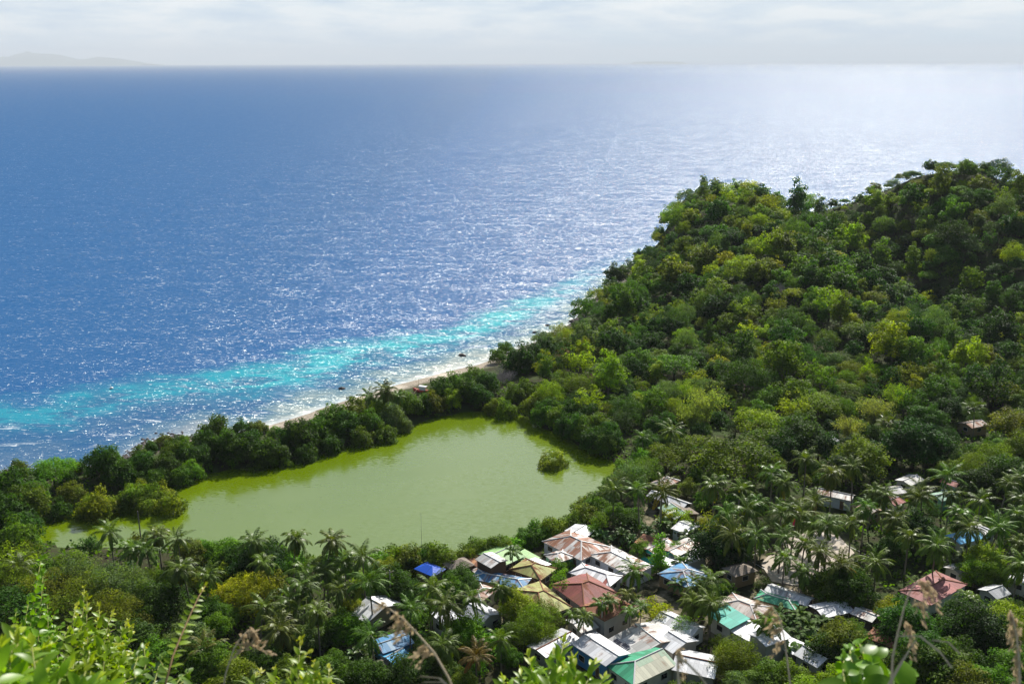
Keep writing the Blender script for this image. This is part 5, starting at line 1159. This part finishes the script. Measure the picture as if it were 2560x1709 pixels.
# ---------------------------------------------------------------- boats, rocks, buoy
m_hull_b = simple('blue_hull_paint', (.05, .20, .48), .5, .4, var=.15); m_hull_r = simple('red_hull_paint', (.45, .06, .05), .5, .4, var=.15); m_hull_w = simple('white_hull_paint', (.75, .75, .74), .5, .4, var=.1); m_bam = simple('bamboo_pole', (.42, .34, .20), .7, .2); m_brown = simple('brown_canvas', (.34, .17, .08), .85, .1)
def outrigger(name, loc, rz, L, hull, cabin, lab, mast=True, canopy=m_hull_w):
    e = empty(name, loc, rz); tag(e, lab, 'boat', None)
    mb = MB(); vs = []; K = 12; S = 7
    for i in range(K + 1):
        s = i / K * 2 - 1; w = .55 * (1 - abs(s) ** 2.4) + .03; sh = .75 + .55 * abs(s) ** 2.5
        for j in range(S):
            a = math.pi * j / (S - 1); vs.append((s * L / 2, -math.cos(a) * w * (1 if True else 0), sh - math.sin(a) ** .7 * (sh + .15 - .35 * abs(s) ** 3)))
    fs = [(i * S + j, i * S + j + 1, (i + 1) * S + j + 1, (i + 1) * S + j) for i in range(K) for j in range(S - 1)] + [(i * S, (i + 1) * S, (i + 1) * S + S - 1, i * S + S - 1) for i in range(K)]
    mb.add(vs, fs); mb.build('hull', hull, e, True)
    MB().box((-.3, 0, 1.35), (L * .34, .95, .9)).build('cabin', cabin, e)
    vs = []
    for i in range(7):
        a = math.pi * i / 6
        for u in (-1, 1): vs.append((-.5 + u * L * .22, -.75 * math.cos(a), 1.95 + .28 * math.sin(a)))
    mb = MB(); mb.add(vs, [(2 * i, 2 * i + 1, 2 * i + 3, 2 * i + 2) for i in range(6)]); mb.add([(a, b, c - .05) for a, b, c in vs], [(2 * i + 2, 2 * i + 3, 2 * i + 1, 2 * i) for i in range(6)]); mb.build('canopy', canopy, e)
    for s in (-1, 1): MB().tube([(-L * .40, s * 2.3, .30), (L * .40, s * 2.3, .22), (L * .46, s * 2.3, .42)], [.08, .08, .04], 6).build('outrigger', m_bam, e)
    for u in (-.24, .24): MB().tube([(u * L, -2.35, .30), (u * L, -1, .85), (u * L, 0, 1.0), (u * L, 1, .85), (u * L, 2.35, .30)], .055, 6).build('crossbeam', m_bam, e)
    if mast: MB().tube([(L * .18, 0, .8), (L * .18, 0, 4.3)], [.06, .03], 6).build('mast', m_bam, e)
    return e
b = at(1741 * D, 426.5 * D, 0)
bt = outrigger('outrigger_boat', (b[0], b[1], -.15), R(196), 9.5, m_hull_b, m_hull_b, 'blue outrigger boat with a white canopy sailing beyond the wooded headland')
MB().box((-1.6, 0, 2.45), (1.5, .8, .35)).build('cargo', m_brown, bt)
x, y, zg = ground_at(*(1040 + 330 / 22.4, 930 + 1150 / 22.4))
outrigger('beached_boat', (x, y, max(zg, .5) + .1), R(158), 6.0, m_hull_r, m_hull_w, 'red and white outrigger boat pulled up on the beach by the trees', mast=True)
b = at(279, 971, 0); mb = MB(); vs = []
for k in range(7):
    ph = -1.57 + 3.14 * k / 6
    for j in range(10): vs.append((.6 * math.cos(ph) * math.cos(j * .6283), .6 * math.cos(ph) * math.sin(j * .6283), .15 + .45 * math.sin(ph)))
mb.add(vs, [(k * 10 + j, k * 10 + (j + 1) % 10, (k + 1) * 10 + (j + 1) % 10, (k + 1) * 10 + j) for k in range(6) for j in range(10)])
e = empty('mooring_buoy', (b[0], b[1], 0)); tag(e, 'small white buoy floating over the reef on the left', 'buoy'); mb.build('float', m_hull_w, e, True); MB().tube([(0, 0, .5), (0, 0, 1.0)], .05, 6).build('ring_post', m_steel, e)
m_rock, t = new_mat('shore_rock'); g = nd(t, 'ShaderNodeTexCoord'); n = noise_n(t, g.outputs['Object'], 1.5, 6, .7); c = ramp(t, n.outputs['Fac'], [(.3, (.035, .03, .028)), (.6, (.13, .11, .10)), (.8, (.24, .21, .18))]); bp = nd(t, 'ShaderNodeBump', i_Strength=.9, i_Distance=.2); t.links.new(n.outputs['Fac'], bp.inputs['Height']); out(t, principled(t, c, .8, .3, normal=bp.outputs[0]).outputs[0])
def rock_geo(r, seed):
    rg = np.random.default_rng(seed); vs = []; ph_ = rg.uniform(0, 6, 6)
    for k in range(6):
        p = -1.57 + 3.14 * k / 5
        for j in range(8):
            a = j * .7854; d = 1 + .28 * math.sin(2 * a + ph_[0] + k) + .2 * math.sin(3 * a + ph_[1] - 2 * k) + .12 * rg.normal() * (0 < k < 5)
            vs.append((r * d * math.cos(p) * math.cos(a), r * d * math.cos(p) * math.sin(a) * .8, r * .62 * math.sin(p) * (1 + .15 * math.sin(a + ph_[2]))))
    return vs, [(k * 8 + j, k * 8 + (j + 1) % 8, (k + 1) * 8 + (j + 1) % 8, (k + 1) * 8 + j) for k in range(5) for j in range(8)]
ROCKS = [(1061, 816, 1.3, 'dark boulder alone in the pale surf off the beach'), (1362, 752 - 62, 1.4, 'black rock at the waterline where the headland meets the sea'), (1256, 747, .9, 'small rock in the water beside the lone shore tree'), (1226, 763, .9, 'rock in the shallows just left of the lone shore tree'), (785, 892, 1.0, 'small brown rock in the surf above the spit palms'),
         (1312, 738, 1.5, 'rock at the foot of the headland beside the lone shore tree'), (1335, 715, 1.6, 'wet black rock on the headland shore, above the lone shore tree'), (888, 880, .7, 'small rock near the tide line behind the spit palms')]
for i, (x, y, r, lab) in enumerate(ROCKS):
    b = at(x * D, y * D, 0); mb = MB(); mb.add(*rock_geo(r, i + 3)); o = mb.build('rock', m_rock, None, True); o.location = (b[0], b[1], .1); tag(o, lab, 'rock', 'rocks along the shore')
mb = MB()
for i in range(900):
    sx = rng.choice(3, p=[.45, .35, .2])
    if sx == 0: qx, qy = rng.uniform(280, 420), 0
    elif sx == 1: qx, qy = rng.uniform(-20, 200), 0
    else: qx, qy = rng.uniform(1280, 1405), 0
    k = np.interp(qx, [p[0] for p in coast_px], [p[1] for p in coast_px]); p = at(qx * D, (k + rng.normal(2, 6 if sx else 8)) * D, .2)
    r = rng.uniform(.18, .6) ; vs, fs = rock_geo(r, i); o_ = np.array([p[0], p[1], max(gz(p[0], p[1]), -.05) + .05]); a = rng.uniform(0, 6.28); ca, sa = math.cos(a), math.sin(a)
    mb.add([(x * ca - y * sa + o_[0], x * sa + y * ca + o_[1], z_ + o_[2]) for x, y, z_ in vs], fs)
tag(mb.build('shore_rubble', m_rock, None), 'dark stones and rubble strewn along the tide line', kind='stuff')
# a dead grey bush and a patch of pink flowers
x, y, zg = crown_at(1150, 845, 3)
e = empty('dead_tree', (x, y, zg)); tag(e, 'bare purplish grey dead tree in the mangroves near the beach', 'tree'); link('branches', bare_mesh(), e)
for i in range(3):
    x, y, zg = crown_at(1150 + 18 * (i - 1), 858 + 4 * (i % 2), 3); e = empty('dead_tree', (x, y, zg), i + 1.0, rng.uniform(.8, 1.1)); link('branches', bpy.data.meshes['branches'], e)
    tag(e, ['leftmost bare bush beside the purplish dead tree', 'bare bush in front of the purplish dead tree', 'rightmost bare bush beside the purplish dead tree'][i], 'tree', 'dead trees near the beach')
for i, (x0, y0, lab) in enumerate(((1858, 522, 'pale leafless tree high on the headland under the saddle'), (1790, 645, 'pale bare tree halfway up the headland'), (2010, 560, 'grey bare tree left of the right summit'), (2085, 640, 'leafless grey tree below the right summit'), (1480, 590, 'bare grey tree near the left shoulder of the headland'))):
    P_ = [CAM + ray(x0 * D, y0 * D) * d_ for d_ in np.arange(300, 620, 3.0)]; gg = ground(np.array(P_)); hit = next((p for p, g_ in zip(P_, gg) if p[2] < g_ + 8), P_[-1])
    e = empty('dead_tree', (hit[0], hit[1], gz(hit[0], hit[1])), i * 1.3, 1.75); link('branches', bpy.data.meshes['branches'], e); tag(e, lab, 'tree', 'dead trees on the headland')
m_pink = simple('pink_petals', (.60, .03, .34), .7, .2, var=.2)
x, y, zg = crown_at(1360, 874, 4); cc = rng.normal(0, 1, (160, 3)) * [1.1, .9, .8]; co, q = leaf_quads(cc, rng.normal(0, 1, cc.shape), rng.uniform(.2, .4, 160), .8)
o = link('flowering_bush', mesh_np('flowering_bush', co, quads=q, mat=m_pink)); o.location = (x, y, zg + 5.2); tag(o, 'patch of magenta pink blossom on the lower headland', 'flowers')

# ---------------------------------------------------------------- plants right in front of the camera
def fp(px_, py_, dist):
    return CAM + ray(px_, py_) * dist
def blade(v, f, tn, base, d, up_, L, W, curl=.5, col=(1, 1, 1), fold=.25, K=6, heart=False):
    """a leaf of real breadth: two halves folded along the midrib, curling over"""
    d = unit(np.array(d)); s = unit(np.cross(d, up_)); n = np.cross(s, d); p = np.array(base, float); rows = []
    for k in range(K + 1):
        u = k / K; w = W * .5 * ((math.sin(math.pi * u ** .8) ** .8) if not heart else (math.sin(math.pi * min(1, u * .82 + .18)) ** .7 * (1 if k else .85)))
        if k == K: w = W * .02
        rows.append((p - s * w + n * w * fold, p.copy(), p + s * w + n * w * fold)); d2 = unit(d - n * curl * (u * .9 + .1) * 1.6); p = p + d2 * L / K
    b = len(v)
    for r in rows: v.extend(r)
    for k in range(K):
        for j in (0, 1): f.append((b + 3 * k + j, b + 3 * k + j + 1, b + 3 * k + 4 + j, b + 3 * k + 3 + j)); 
    tn.extend([np.array(col)] * (3 * (K + 1)))
m_stem = simple('green_stem', (.20, .22, .04), .6, .3); m_bstem = simple('brown_stem', (.26, .17, .08), .7, .2); m_straw = simple('dry_straw', (.52, .42, .27), .8, .15, var=.25, scale=30); m_seed, t = new_mat('dry_seed')
pr = principled(t, (.46, .36, .22), .85, .1); tl = nd(t, 'ShaderNodeBsdfTranslucent'); tl.inputs['Color'].default_value = (.60, .46, .27, 1); mx = nd(t, 'ShaderNodeMixShader'); mx.inputs[0].default_value = .35; t.links.new(pr.outputs[0], mx.inputs[1]); t.links.new(tl.outputs[0], mx.inputs[2]); out(t, mx.outputs[0])
FC = np.array([.21, .315, .014])
def shrub_near(name, sprigs, dist, label, L=.11, W=.045, step=.03, leafcol=FC, young=True, cat='shrub', group='leafy shrubs beside the viewpoint', stem=m_stem, alt='spiral', curl=.45, dstem=.006, hang=0.0, heart=False, extra=0):
    """sprigs: lists of photo pixels from low to tip; the first point is carried on down to the slope"""
    pts0 = fp(*sprigs[0][0], dist); bx, by = pts0[0], pts0[1] - .1; zb = gz(bx, by)
    root = empty(name, (bx, by, zb)); tag(root, label, cat, group); v, f, tn = [], [], []; mb = MB(); o_ = np.array([bx, by, zb])
    base_ = list(sprigs)
    for _ in range(extra):
        b0 = base_[rng.integers(len(base_))]; ox, k_ = rng.normal(0, 26 * 4 / dist), rng.uniform(.3, .85); q0 = np.array(b0[0]) + [ox, 0]
        sprigs = sprigs + [[tuple(q0 + (np.array(p) - np.array(b0[0])) * [1, k_] + [rng.normal(0, 6) * i, 0]) for i, p in enumerate(b0)]]
    for sp in sprigs:
        dj = dist * rng.uniform(.95, 1.05); P_ = [fp(x, y, dj * (1 + .015 * i)) for i, (x, y) in enumerate(sp)]
        low = P_[0] + (o_ - P_[0]) * .5 + np.array([0, -.05, .0]); chain = [o_ * .98 + low * .02, low] + P_
        tot = [np.linalg.norm(chain[i + 1] - chain[i]) for i in range(len(chain) - 1)]
        mb.tube([c - o_ for c in chain], list(np.linspace(dstem * 1.6, dstem * .45, len(chain))), 6)
        a0 = rng.uniform(0, 6.28)
        for i in range(1, len(chain) - 1):
            d = unit(chain[i + 1] - chain[i]); m = max(2, int(tot[i] / step)); dn_ = tot[i] * 1.0
            if i == 1: m = min(m, 44)
            for k in range(m):
                s = (k + rng.uniform(.2, .8)) / m
                if i == 1 and s < .45: continue
                p = chain[i] + (chain[i + 1] - chain[i]) * s; a0 += 2.4 if alt == 'spiral' else math.pi
                e1 = unit(np.cross(d, [0.05, 1, .1])); e2 = np.cross(d, e1)
                if alt == 'flat': sd_ = unit(np.cross(d, [0, 1, 0])); rad_ = sd_ * (1 if math.cos(a0) > 0 else -1) + np.array([0, -.15, 0])
                else: rad_ = e1 * math.cos(a0) + e2 * math.sin(a0)
                tipness = (i - 1 + s) / (len(chain) - 2); y_ = young and tipness > .86
                dr = unit(rad_ * (.85 if not y_ else .45) + d * (.55 if not y_ else 1.0) + np.array([0, 0, -hang])); sc = (1.05 - .45 * max(0, tipness - .6) / .4) * rng.uniform(.75, 1.15)
                col = leafcol * rng.uniform(.7, 1.25) * (np.array([1.7, 1.25, .8]) if y_ else 1)
                blade(v, f, tn, p - o_, dr, unit(np.array([0, -.2, 1.0]) + rng.normal(0, .25, 3)), L * sc, W * sc, curl * rng.uniform(.5, 1.4), col, heart=heart)
        for k in range(4):
            p = chain[-1]; d = unit(chain[-1] - chain[-2]); dr = unit(d + rng.normal(0, .35, 3)); blade(v, f, tn, p - o_, dr, unit(rng.normal(0, 1, 3) + [0, -.5, .5]), L * .55, W * .5, .2, leafcol * (np.array([1.9, 1.35, .8]) if young else 1))
    mb.build('stem', stem, root, True); lf = link('foliage', mesh_np('foliage', np.array(v), quads=np.array(f), tint=np.array(tn), mat=GLOSSLEAF, smooth=True), root); lf.color = (1, 1, 1, 1)
    return root
shrub_near('leafy_shrub', [[(205, 1709), (200, 1600), (208, 1520), (211, 1470)], [(180, 1709), (185, 1620), (182, 1545), (192, 1512)], [(235, 1709), (240, 1620), (250, 1560), (247, 1515)], [(260, 1709), (285, 1640), (310, 1580), (318, 1552)], [(225, 1709), (222, 1640), (216, 1560), (218, 1495)], [(285, 1709), (300, 1650), (322, 1600), (330, 1578)], [(255, 1709), (258, 1620), (270, 1560), (282, 1532)]], 6.5,
            'upright shrub at bottom left with rows of folded light green leaves and yellow tips', .068, .030, .016, extra=20, dstem=.004)
shrub_near('leafy_shrub', [[(60, 1709), (70, 1600), (85, 1500), (102, 1400)], [(40, 1709), (45, 1640), (62, 1560), (72, 1500)], [(90, 1709), (95, 1600), (103, 1500), (108, 1430)], [(20, 1709), (25, 1640), (30, 1580), (40, 1530)], [(110, 1709), (118, 1640), (120, 1560), (118, 1500)], [(80, 1709), (84, 1600), (92, 1480), (108, 1395)], [(140, 1709), (145, 1660), (142, 1610), (138, 1570)]], 8.5,
            'tall tangled climber rising to a point at the left edge, small bright leaves', .075, .045, .022, FC * np.array([.75, .95, .9]), False, extra=12, dstem=.005)
shrub_near('leafy_shrub', [[(15, 1800), (20, 1709), (30, 1620), (42, 1570)], [(60, 1800), (55, 1720), (40, 1650), (45, 1600)], [(100, 1800), (130, 1740), (150, 1700), (165, 1672)], [(190, 1800), (190, 1740), (205, 1700), (222, 1660)], [(-20, 1800), (-10, 1720), (-5, 1660), (5, 1620)], [(60, 1800), (80, 1760), (95, 1715), (105, 1690)]], 3.2,
            'large blurred yellow-green leaves closest to the viewpoint in the bottom left corner', .078, .034, .017, FC * np.array([.9, 1.05, 1]), extra=22, dstem=.004)
shrub_near('leafy_shrub', [[(330, 1760), (350, 1709), (365, 1660), (360, 1620)], [(380, 1760), (385, 1709), (395, 1670), (405, 1640)], [(420, 1760), (440, 1709), (455, 1690), (470, 1680)], [(350, 1760), (340, 1709), (335, 1670), (345, 1640)], [(395, 1760), (410, 1720), (420, 1680), (400, 1650)]], 5.0,
            'drooping dull green vine of broad leaves beside the upright shrub', .075, .05, .024, FC * np.array([.55, .66, .9]), False, hang=.8, heart=True, extra=6, dstem=.004)
shrub_near('arching_stem', [[(400, 1760), (432, 1640), (452, 1590), (478, 1530), (497, 1490), (513, 1464)]], 4.2, 'single arching orange stem with two rows of small light green leaves', .042, .019, .015, FC * np.array([1.0, 1.0, .9]), True, 'plant stem', None, m_bstem, 'flat', .3, .0035)
shrub_near('leafy_shrub', [[(742, 1780), (745, 1700), (748, 1640), (752, 1598)], [(700, 1780), (690, 1720), (685, 1690), (688, 1672)], [(775, 1780), (780, 1720), (786, 1680), (785, 1655)], [(815, 1780), (820, 1720), (822, 1690), (822, 1668)], [(760, 1780), (762, 1740), (763, 1700), (762, 1690)], [(650, 1790), (640, 1730), (628, 1700), (650, 1680)], [(720, 1780), (722, 1740), (725, 1710), (720, 1690)]], 4.4,
            'shrub with yellow-tipped rosettes of broad leaves at the bottom, left of centre', .056, .024, .014, FC * np.array([1.0, .97, 1]), extra=7, dstem=.004)
shrub_near('leafy_shrub', [[(1395, 1790), (1390, 1700), (1400, 1650), (1410, 1600)], [(1350, 1790), (1345, 1720), (1330, 1680), (1322, 1640)], [(1440, 1790), (1460, 1720), (1475, 1690), (1485, 1655)], [(1370, 1790), (1368, 1720), (1372, 1670), (1385, 1635)], [(1420, 1790), (1425, 1740), (1440, 1690), (1432, 1650)], [(1320, 1790), (1315, 1730), (1305, 1700), (1300, 1680)], [(1480, 1790), (1490, 1740), (1500, 1710), (1510, 1690)], [(1405, 1790), (1402, 1740), (1408, 1690), (1400, 1660)], [(1280, 1800), (1270, 1740), (1262, 1715), (1258, 1700)]], 4.0,
            'bushy shrub with long glossy yellow-green leaves in front of the blue-walled house', .078, .024, .012, FC * np.array([.9, 1.0, .9]), extra=9, dstem=.004)
shrub_near('heart_leaf_vine', [[(2190, 1790), (2180, 1709), (2165, 1650), (2150, 1610)], [(2150, 1790), (2140, 1709), (2130, 1660), (2125, 1625)], [(2210, 1790), (2205, 1720), (2195, 1670), (2190, 1630)], [(2240, 1790), (2250, 1720), (2260, 1690), (2272, 1670)], [(2120, 1790), (2112, 1720), (2108, 1680), (2110, 1650)], [(2170, 1790), (2168, 1720), (2172, 1690), (2178, 1660)]], 3.6,
            'climbing vine with broad heart-shaped leaves at bottom right', .085, .072, .036, FC * np.array([.72, .92, 1.1]), False, 'vine', None, hang=.35, heart=True)
def grass_near(stalk, heads, dist, label, seedlen=.16, name='dry_grass', r=.0032, blades=()):
    root_p = fp(*stalk[0], dist); bx, by = root_p[0], root_p[1] - .1; zb = gz(bx, by); o_ = np.array([bx, by, zb]); e = empty(name, (bx, by, zb)); tag(e, label, 'dry grass', 'dry grass stalks beside the viewpoint')
    P_ = [fp(x, y, dist) for x, y in stalk]; mb = MB(); mb.tube([Vector((0, 0, -.05))] + [Vector(p - o_) for p in P_], list(np.linspace(r * 1.2, r * .45, len(P_) + 1)), 6); mb.build('stalk', m_straw, e, True)
    v, f, tn = [], [], []
    for hx, hy, ex, ey in heads:
        a = fp(hx, hy, dist) - o_; b_ = fp(ex, ey, dist * 1.01) - o_; n_ = 15
        for k in range(n_):
            s = (k + .5) / n_; c = a + (b_ - a) * s + np.array([0, 0, .02 * math.sin(s * 3.1)]) + rng.normal(0, .002, 3)
            for _ in range(2):
                d = unit((b_ - a) + rng.normal(0, .28, 3) * np.linalg.norm(b_ - a)); blade(v, f, tn, c + rng.normal(0, .003, 3), d, unit(rng.normal(0, 1, 3)), (.017 * dist / 2.8) * rng.uniform(.7, 1.3), .0055 * dist / 2.8, .3, (1, 1, 1), K=3)
    mb2 = MB()
    for hx, hy, ex, ey in heads:
        a = fp(hx, hy, dist) - o_; b_ = fp(ex, ey, dist * 1.01) - o_; mb2.tube([a + (b_ - a) * s + np.array([0, 0, .02 * math.sin(s * 3.1)]) for s in np.linspace(0, 1, 5)], [.0011, .001, .0008, .0006, .0004], 4)
    mb2.build('branchlet', m_straw, e)
    link('seed_head', mesh_np('seed_head', np.array(v), quads=np.array(f), tint=np.array(tn), mat=m_seed), e)
    for bl in blades:
        Q = [fp(x, y, dist * .99) - o_ for x, y in bl]; mb = MB(); w = .0028
        for i in range(len(Q) - 1):
            k0, k1 = w * (1 - i / len(Q)), w * (1 - (i + 1) / len(Q)) + .001
            mb.add([Q[i] - [k0, 0, 0], Q[i] + [k0, 0, .003], Q[i + 1] + [k1, 0, .003], Q[i + 1] - [k1, 0, 0]], [(0, 1, 2, 3)])
        mb.build('blade', m_straw, e)
    return e
grass_near([(1150, 1760), (1120, 1690), (1085, 1630), (1045, 1585), (1010, 1548), (975, 1522)], [(1000, 1540, 985, 1570), (1020, 1555, 990, 1590), (1040, 1575, 1000, 1600), (975, 1522, 945, 1530), (1075, 1618, 1035, 1650), (1085, 1630, 1050, 1665), (1010, 1548, 988, 1605)], 2.6,
           'arching straw grass with drooping seed heads in front of the blue-roofed house', blades=[[(1140, 1740), (1100, 1695), (1050, 1690), (1018, 1715)], [(1150, 1750), (1110, 1705), (1060, 1705), (1020, 1725)]])
grass_near([(2225, 1780), (2232, 1640), (2245, 1580), (2260, 1520), (2276, 1475), (2297, 1450)], [(2297, 1450, 2310, 1510), (2300, 1455, 2330, 1500), (2305, 1455, 2345, 1530), (2285, 1500, 2312, 1565), (2262, 1555, 2278, 1610), (2268, 1570, 2285, 1650)], 2.8,
           'tallest dry grass stalk at bottom right with hanging seed tassels', r=.0032, blades=[[(2230, 1700), (2270, 1630), (2330, 1600), (2370, 1605), (2400, 1635)], [(2240, 1590), (2300, 1590), (2350, 1630), (2380, 1670)], [(2215, 1720), (2255, 1650), (2290, 1600), (2305, 1585)]])
grass_near([(2550, 1780), (2548, 1650), (2542, 1590), (2534, 1550), (2526, 1524)], [(2526, 1530, 2524, 1590), (2538, 1570, 2526, 1620), (2545, 1610, 2535, 1680), (2548, 1650, 2540, 1709), (2530, 1545, 2545, 1590)], 3.0, 'upright dry grass spike at the bottom right corner', r=.0036)
grass_near([(1985, 1780), (1968, 1650), (1960, 1590), (1950, 1545), (1930, 1515), (1900, 1508)], [(1900, 1508, 1890, 1525), (1935, 1520, 1915, 1545), (1950, 1550, 1925, 1570), (1962, 1600, 1935, 1640), (1955, 1570, 1930, 1600)], 3.2, 'thin dry grass stalk bending left between the tall grey-walled house and the bananas', r=.0026)
grass_near([(880, 1800), (540 + 20, 1705), (565, 1680), (585, 1620), (605, 1590), (620, 1575), (635, 1580)][1:], [(620, 1575, 640, 1600), (635, 1580, 642, 1612), (605, 1590, 612, 1612), (590, 1610, 680, 1640), (575, 1650, 660, 1610)], 3.4, 'wispy grey grass plume leaning right at the bottom, left of the rosette shrub', r=.0026)
grass_near([(1700, 1790), (1697, 1709), (1694, 1660), (1697, 1630)], [(1697, 1630, 1700, 1650), (1697, 1640, 1705, 1690)], 2.4, 'thick broken straw stalk in front of the emerald hip roof', r=.0042, blades=[[(1690, 1640), (1720, 1660), (1750, 1690), (1780, 1730)]])
# ---------------------------------------------------------------- labels: every plant is told apart by look, then by what it stands beside, then by order
bpy.context.view_layer.update()
LM = [(h[0], h[0]['label']) for h in HOUSES]
SHORT = [('rust-striped', 'the rust-striped grey hip roof'), ('narrow red sheets', 'the red-patched white roof'), ('thin brown streaks', 'the brown-streaked pale hip roof'), ('dull red hip', 'the big red roof'), ('orange-brown rusty', 'the orange-brown roof'), ('faded blue roof', 'the faded blue roof'),
         ('larger olive', 'the larger olive roof'), ('nearer the lagoon, beside', 'the smaller olive roof'), ('light green gable roof', 'the light green gable'), ('bright blue tarpaulin', 'the blue tarpaulin hut'), ('grey gabled roof with a rusty left', 'the grey gable with rusty edge'), ('farthest up the path', 'the rusty white roof by the lagoon path'),
         ('pale green front slope', 'the half-thatched pale green roof'), ('almost white gable', 'the teal-walled white gable'), ('one bleached white side', 'the blue and white hip roof'), ('thatched hut left below', 'the thatched hut by the court'), ('deep blue walled', 'the blue-walled house'), ('biggest grey roof with', 'the biggest grey roof'),
         ('emerald', 'the emerald-roofed house'), ('flat teal roof', 'the teal-roofed white house'), ('tall plain grey-walled', 'the tall grey-walled house'), ('shaded green hip', 'the shaded green roof'), ('right of the banana grove', 'the corrugated gable by the bananas'), ('pinkish red roof on', 'the pinkish red roof'), ('alone among the palms', 'the lone white palm-grove roof'),
         ('blue roof among palms on the left', 'the blue house among palms'), ('vivid sky blue', 'the sky-blue roof'), ('slate grey roof in the palm grove', 'the slate roof in the grove'), ('long white roof behind the palms', 'the long white roof behind the court'), ('lone white roof showing', 'the lone white roof below the hill'), ('rusty pink and white', 'the rusty roof under the fan palm'),
         ('low rust-red roof', 'the low rust-red roof'), ('right edge of the village', 'the white roof at the right edge'), ('going down between the bushes', 'the white roof among the bottom bushes')]
MARKS = []
for e, lab in LM:
    for key, sh in SHORT:
        if key in lab: MARKS.append((sh, proj(np.array(e.location) + [0, 0, 3]) / D)); break
MARKS += [('the concrete court', np.array([1850, 1280.])), ('the bare dead palm trunk', np.array([325, 1235.])), ('the lagoon islet', np.array([1268, 1062.])), ('the lone shore tree', np.array([1250, 775.])), ('the purplish dead tree', np.array([1150, 845.])),
          ('the near left bushes', np.array([200, 1400.])), ('the far left lagoon end', np.array([110, 1190.])), ('the black rubble shore', np.array([340, 1030.])), ('the lagoon far corner', np.array([1120, 945.])), ('the spit palms', np.array([880, 900.])), ('the lagoon east bank', np.array([1340, 1020.])), ('the lower left thicket', np.array([480, 1500.]))]
mk = np.array([m[1] for m in MARKS])
def hill_zone(p):
    x, y = p
    row = 'along the ridge' if y < 470 else 'high on the headland' if y < 600 else 'halfway up the headland' if y < 740 else 'low on the headland' if y < 870 else 'at the headland foot'
    col = 'near the sea' if x < 1450 else 'below the left summit' if x < 1680 else 'below the saddle' if x < 1950 else 'left of the right summit' if x < 2120 else 'below the right summit' if x < 2250 else 'at the far right'
    return row + ' ' + col
recs = []
for e, word, colr, zone, h in TREES:
    p = proj(np.array(e.location) + [0, 0, h * .6]) / D
    sz = '' if word.startswith(('coconut', 'slender', 'banana', 'small', 'thin')) else 'big ' if e.scale[0] > 1.25 else 'small ' if e.scale[0] < .75 else ''
    head = (sz + colr + ' ' + word).replace('  ', ' ').strip()
    if zone == 'hill': rel = hill_zone(p)
    else:
        k = int(np.argmin(((mk - p) ** 2 * [1, 2.2]).sum(1))); d = p - mk[k]
        rel = ('behind ' if d[1] < -16 else 'in front of ' if d[1] > 16 else '') if abs(d[0]) < abs(d[1]) * 1.6 else ''
        if not rel: rel = 'right of ' if d[0] > 0 else 'left of '
        rel += MARKS[k][0]
    recs.append((e, head, rel, p))
by = {}
for r in recs: by.setdefault((r[1], r[2]), []).append(r)
ORD = ['', 'second', 'third', 'fourth', 'fifth', 'sixth', 'seventh', 'eighth', 'ninth', 'tenth', 'eleventh', 'twelfth']
for (head, rel), rs in by.items():
    rs.sort(key=lambda r: r[3][0])
    for i, r in enumerate(rs):
        n = len(rs)
        if n == 1: lab = f'{head} {rel}'
        elif i == 0: lab = f'leftmost {head} {rel}'
        elif i == n - 1: lab = f'rightmost {head} {rel}'
        elif n == 3: lab = f'middle {head} {rel}'
        else: lab = f'{ORD[i] if i < 12 else i + 1} from left {head} {rel}'
        w = lab.split()
        if len(w) > 16: lab = ' '.join(w[:16])
        if len(w) < 4: lab += ' among the trees'
        r[0]['label'] = lab
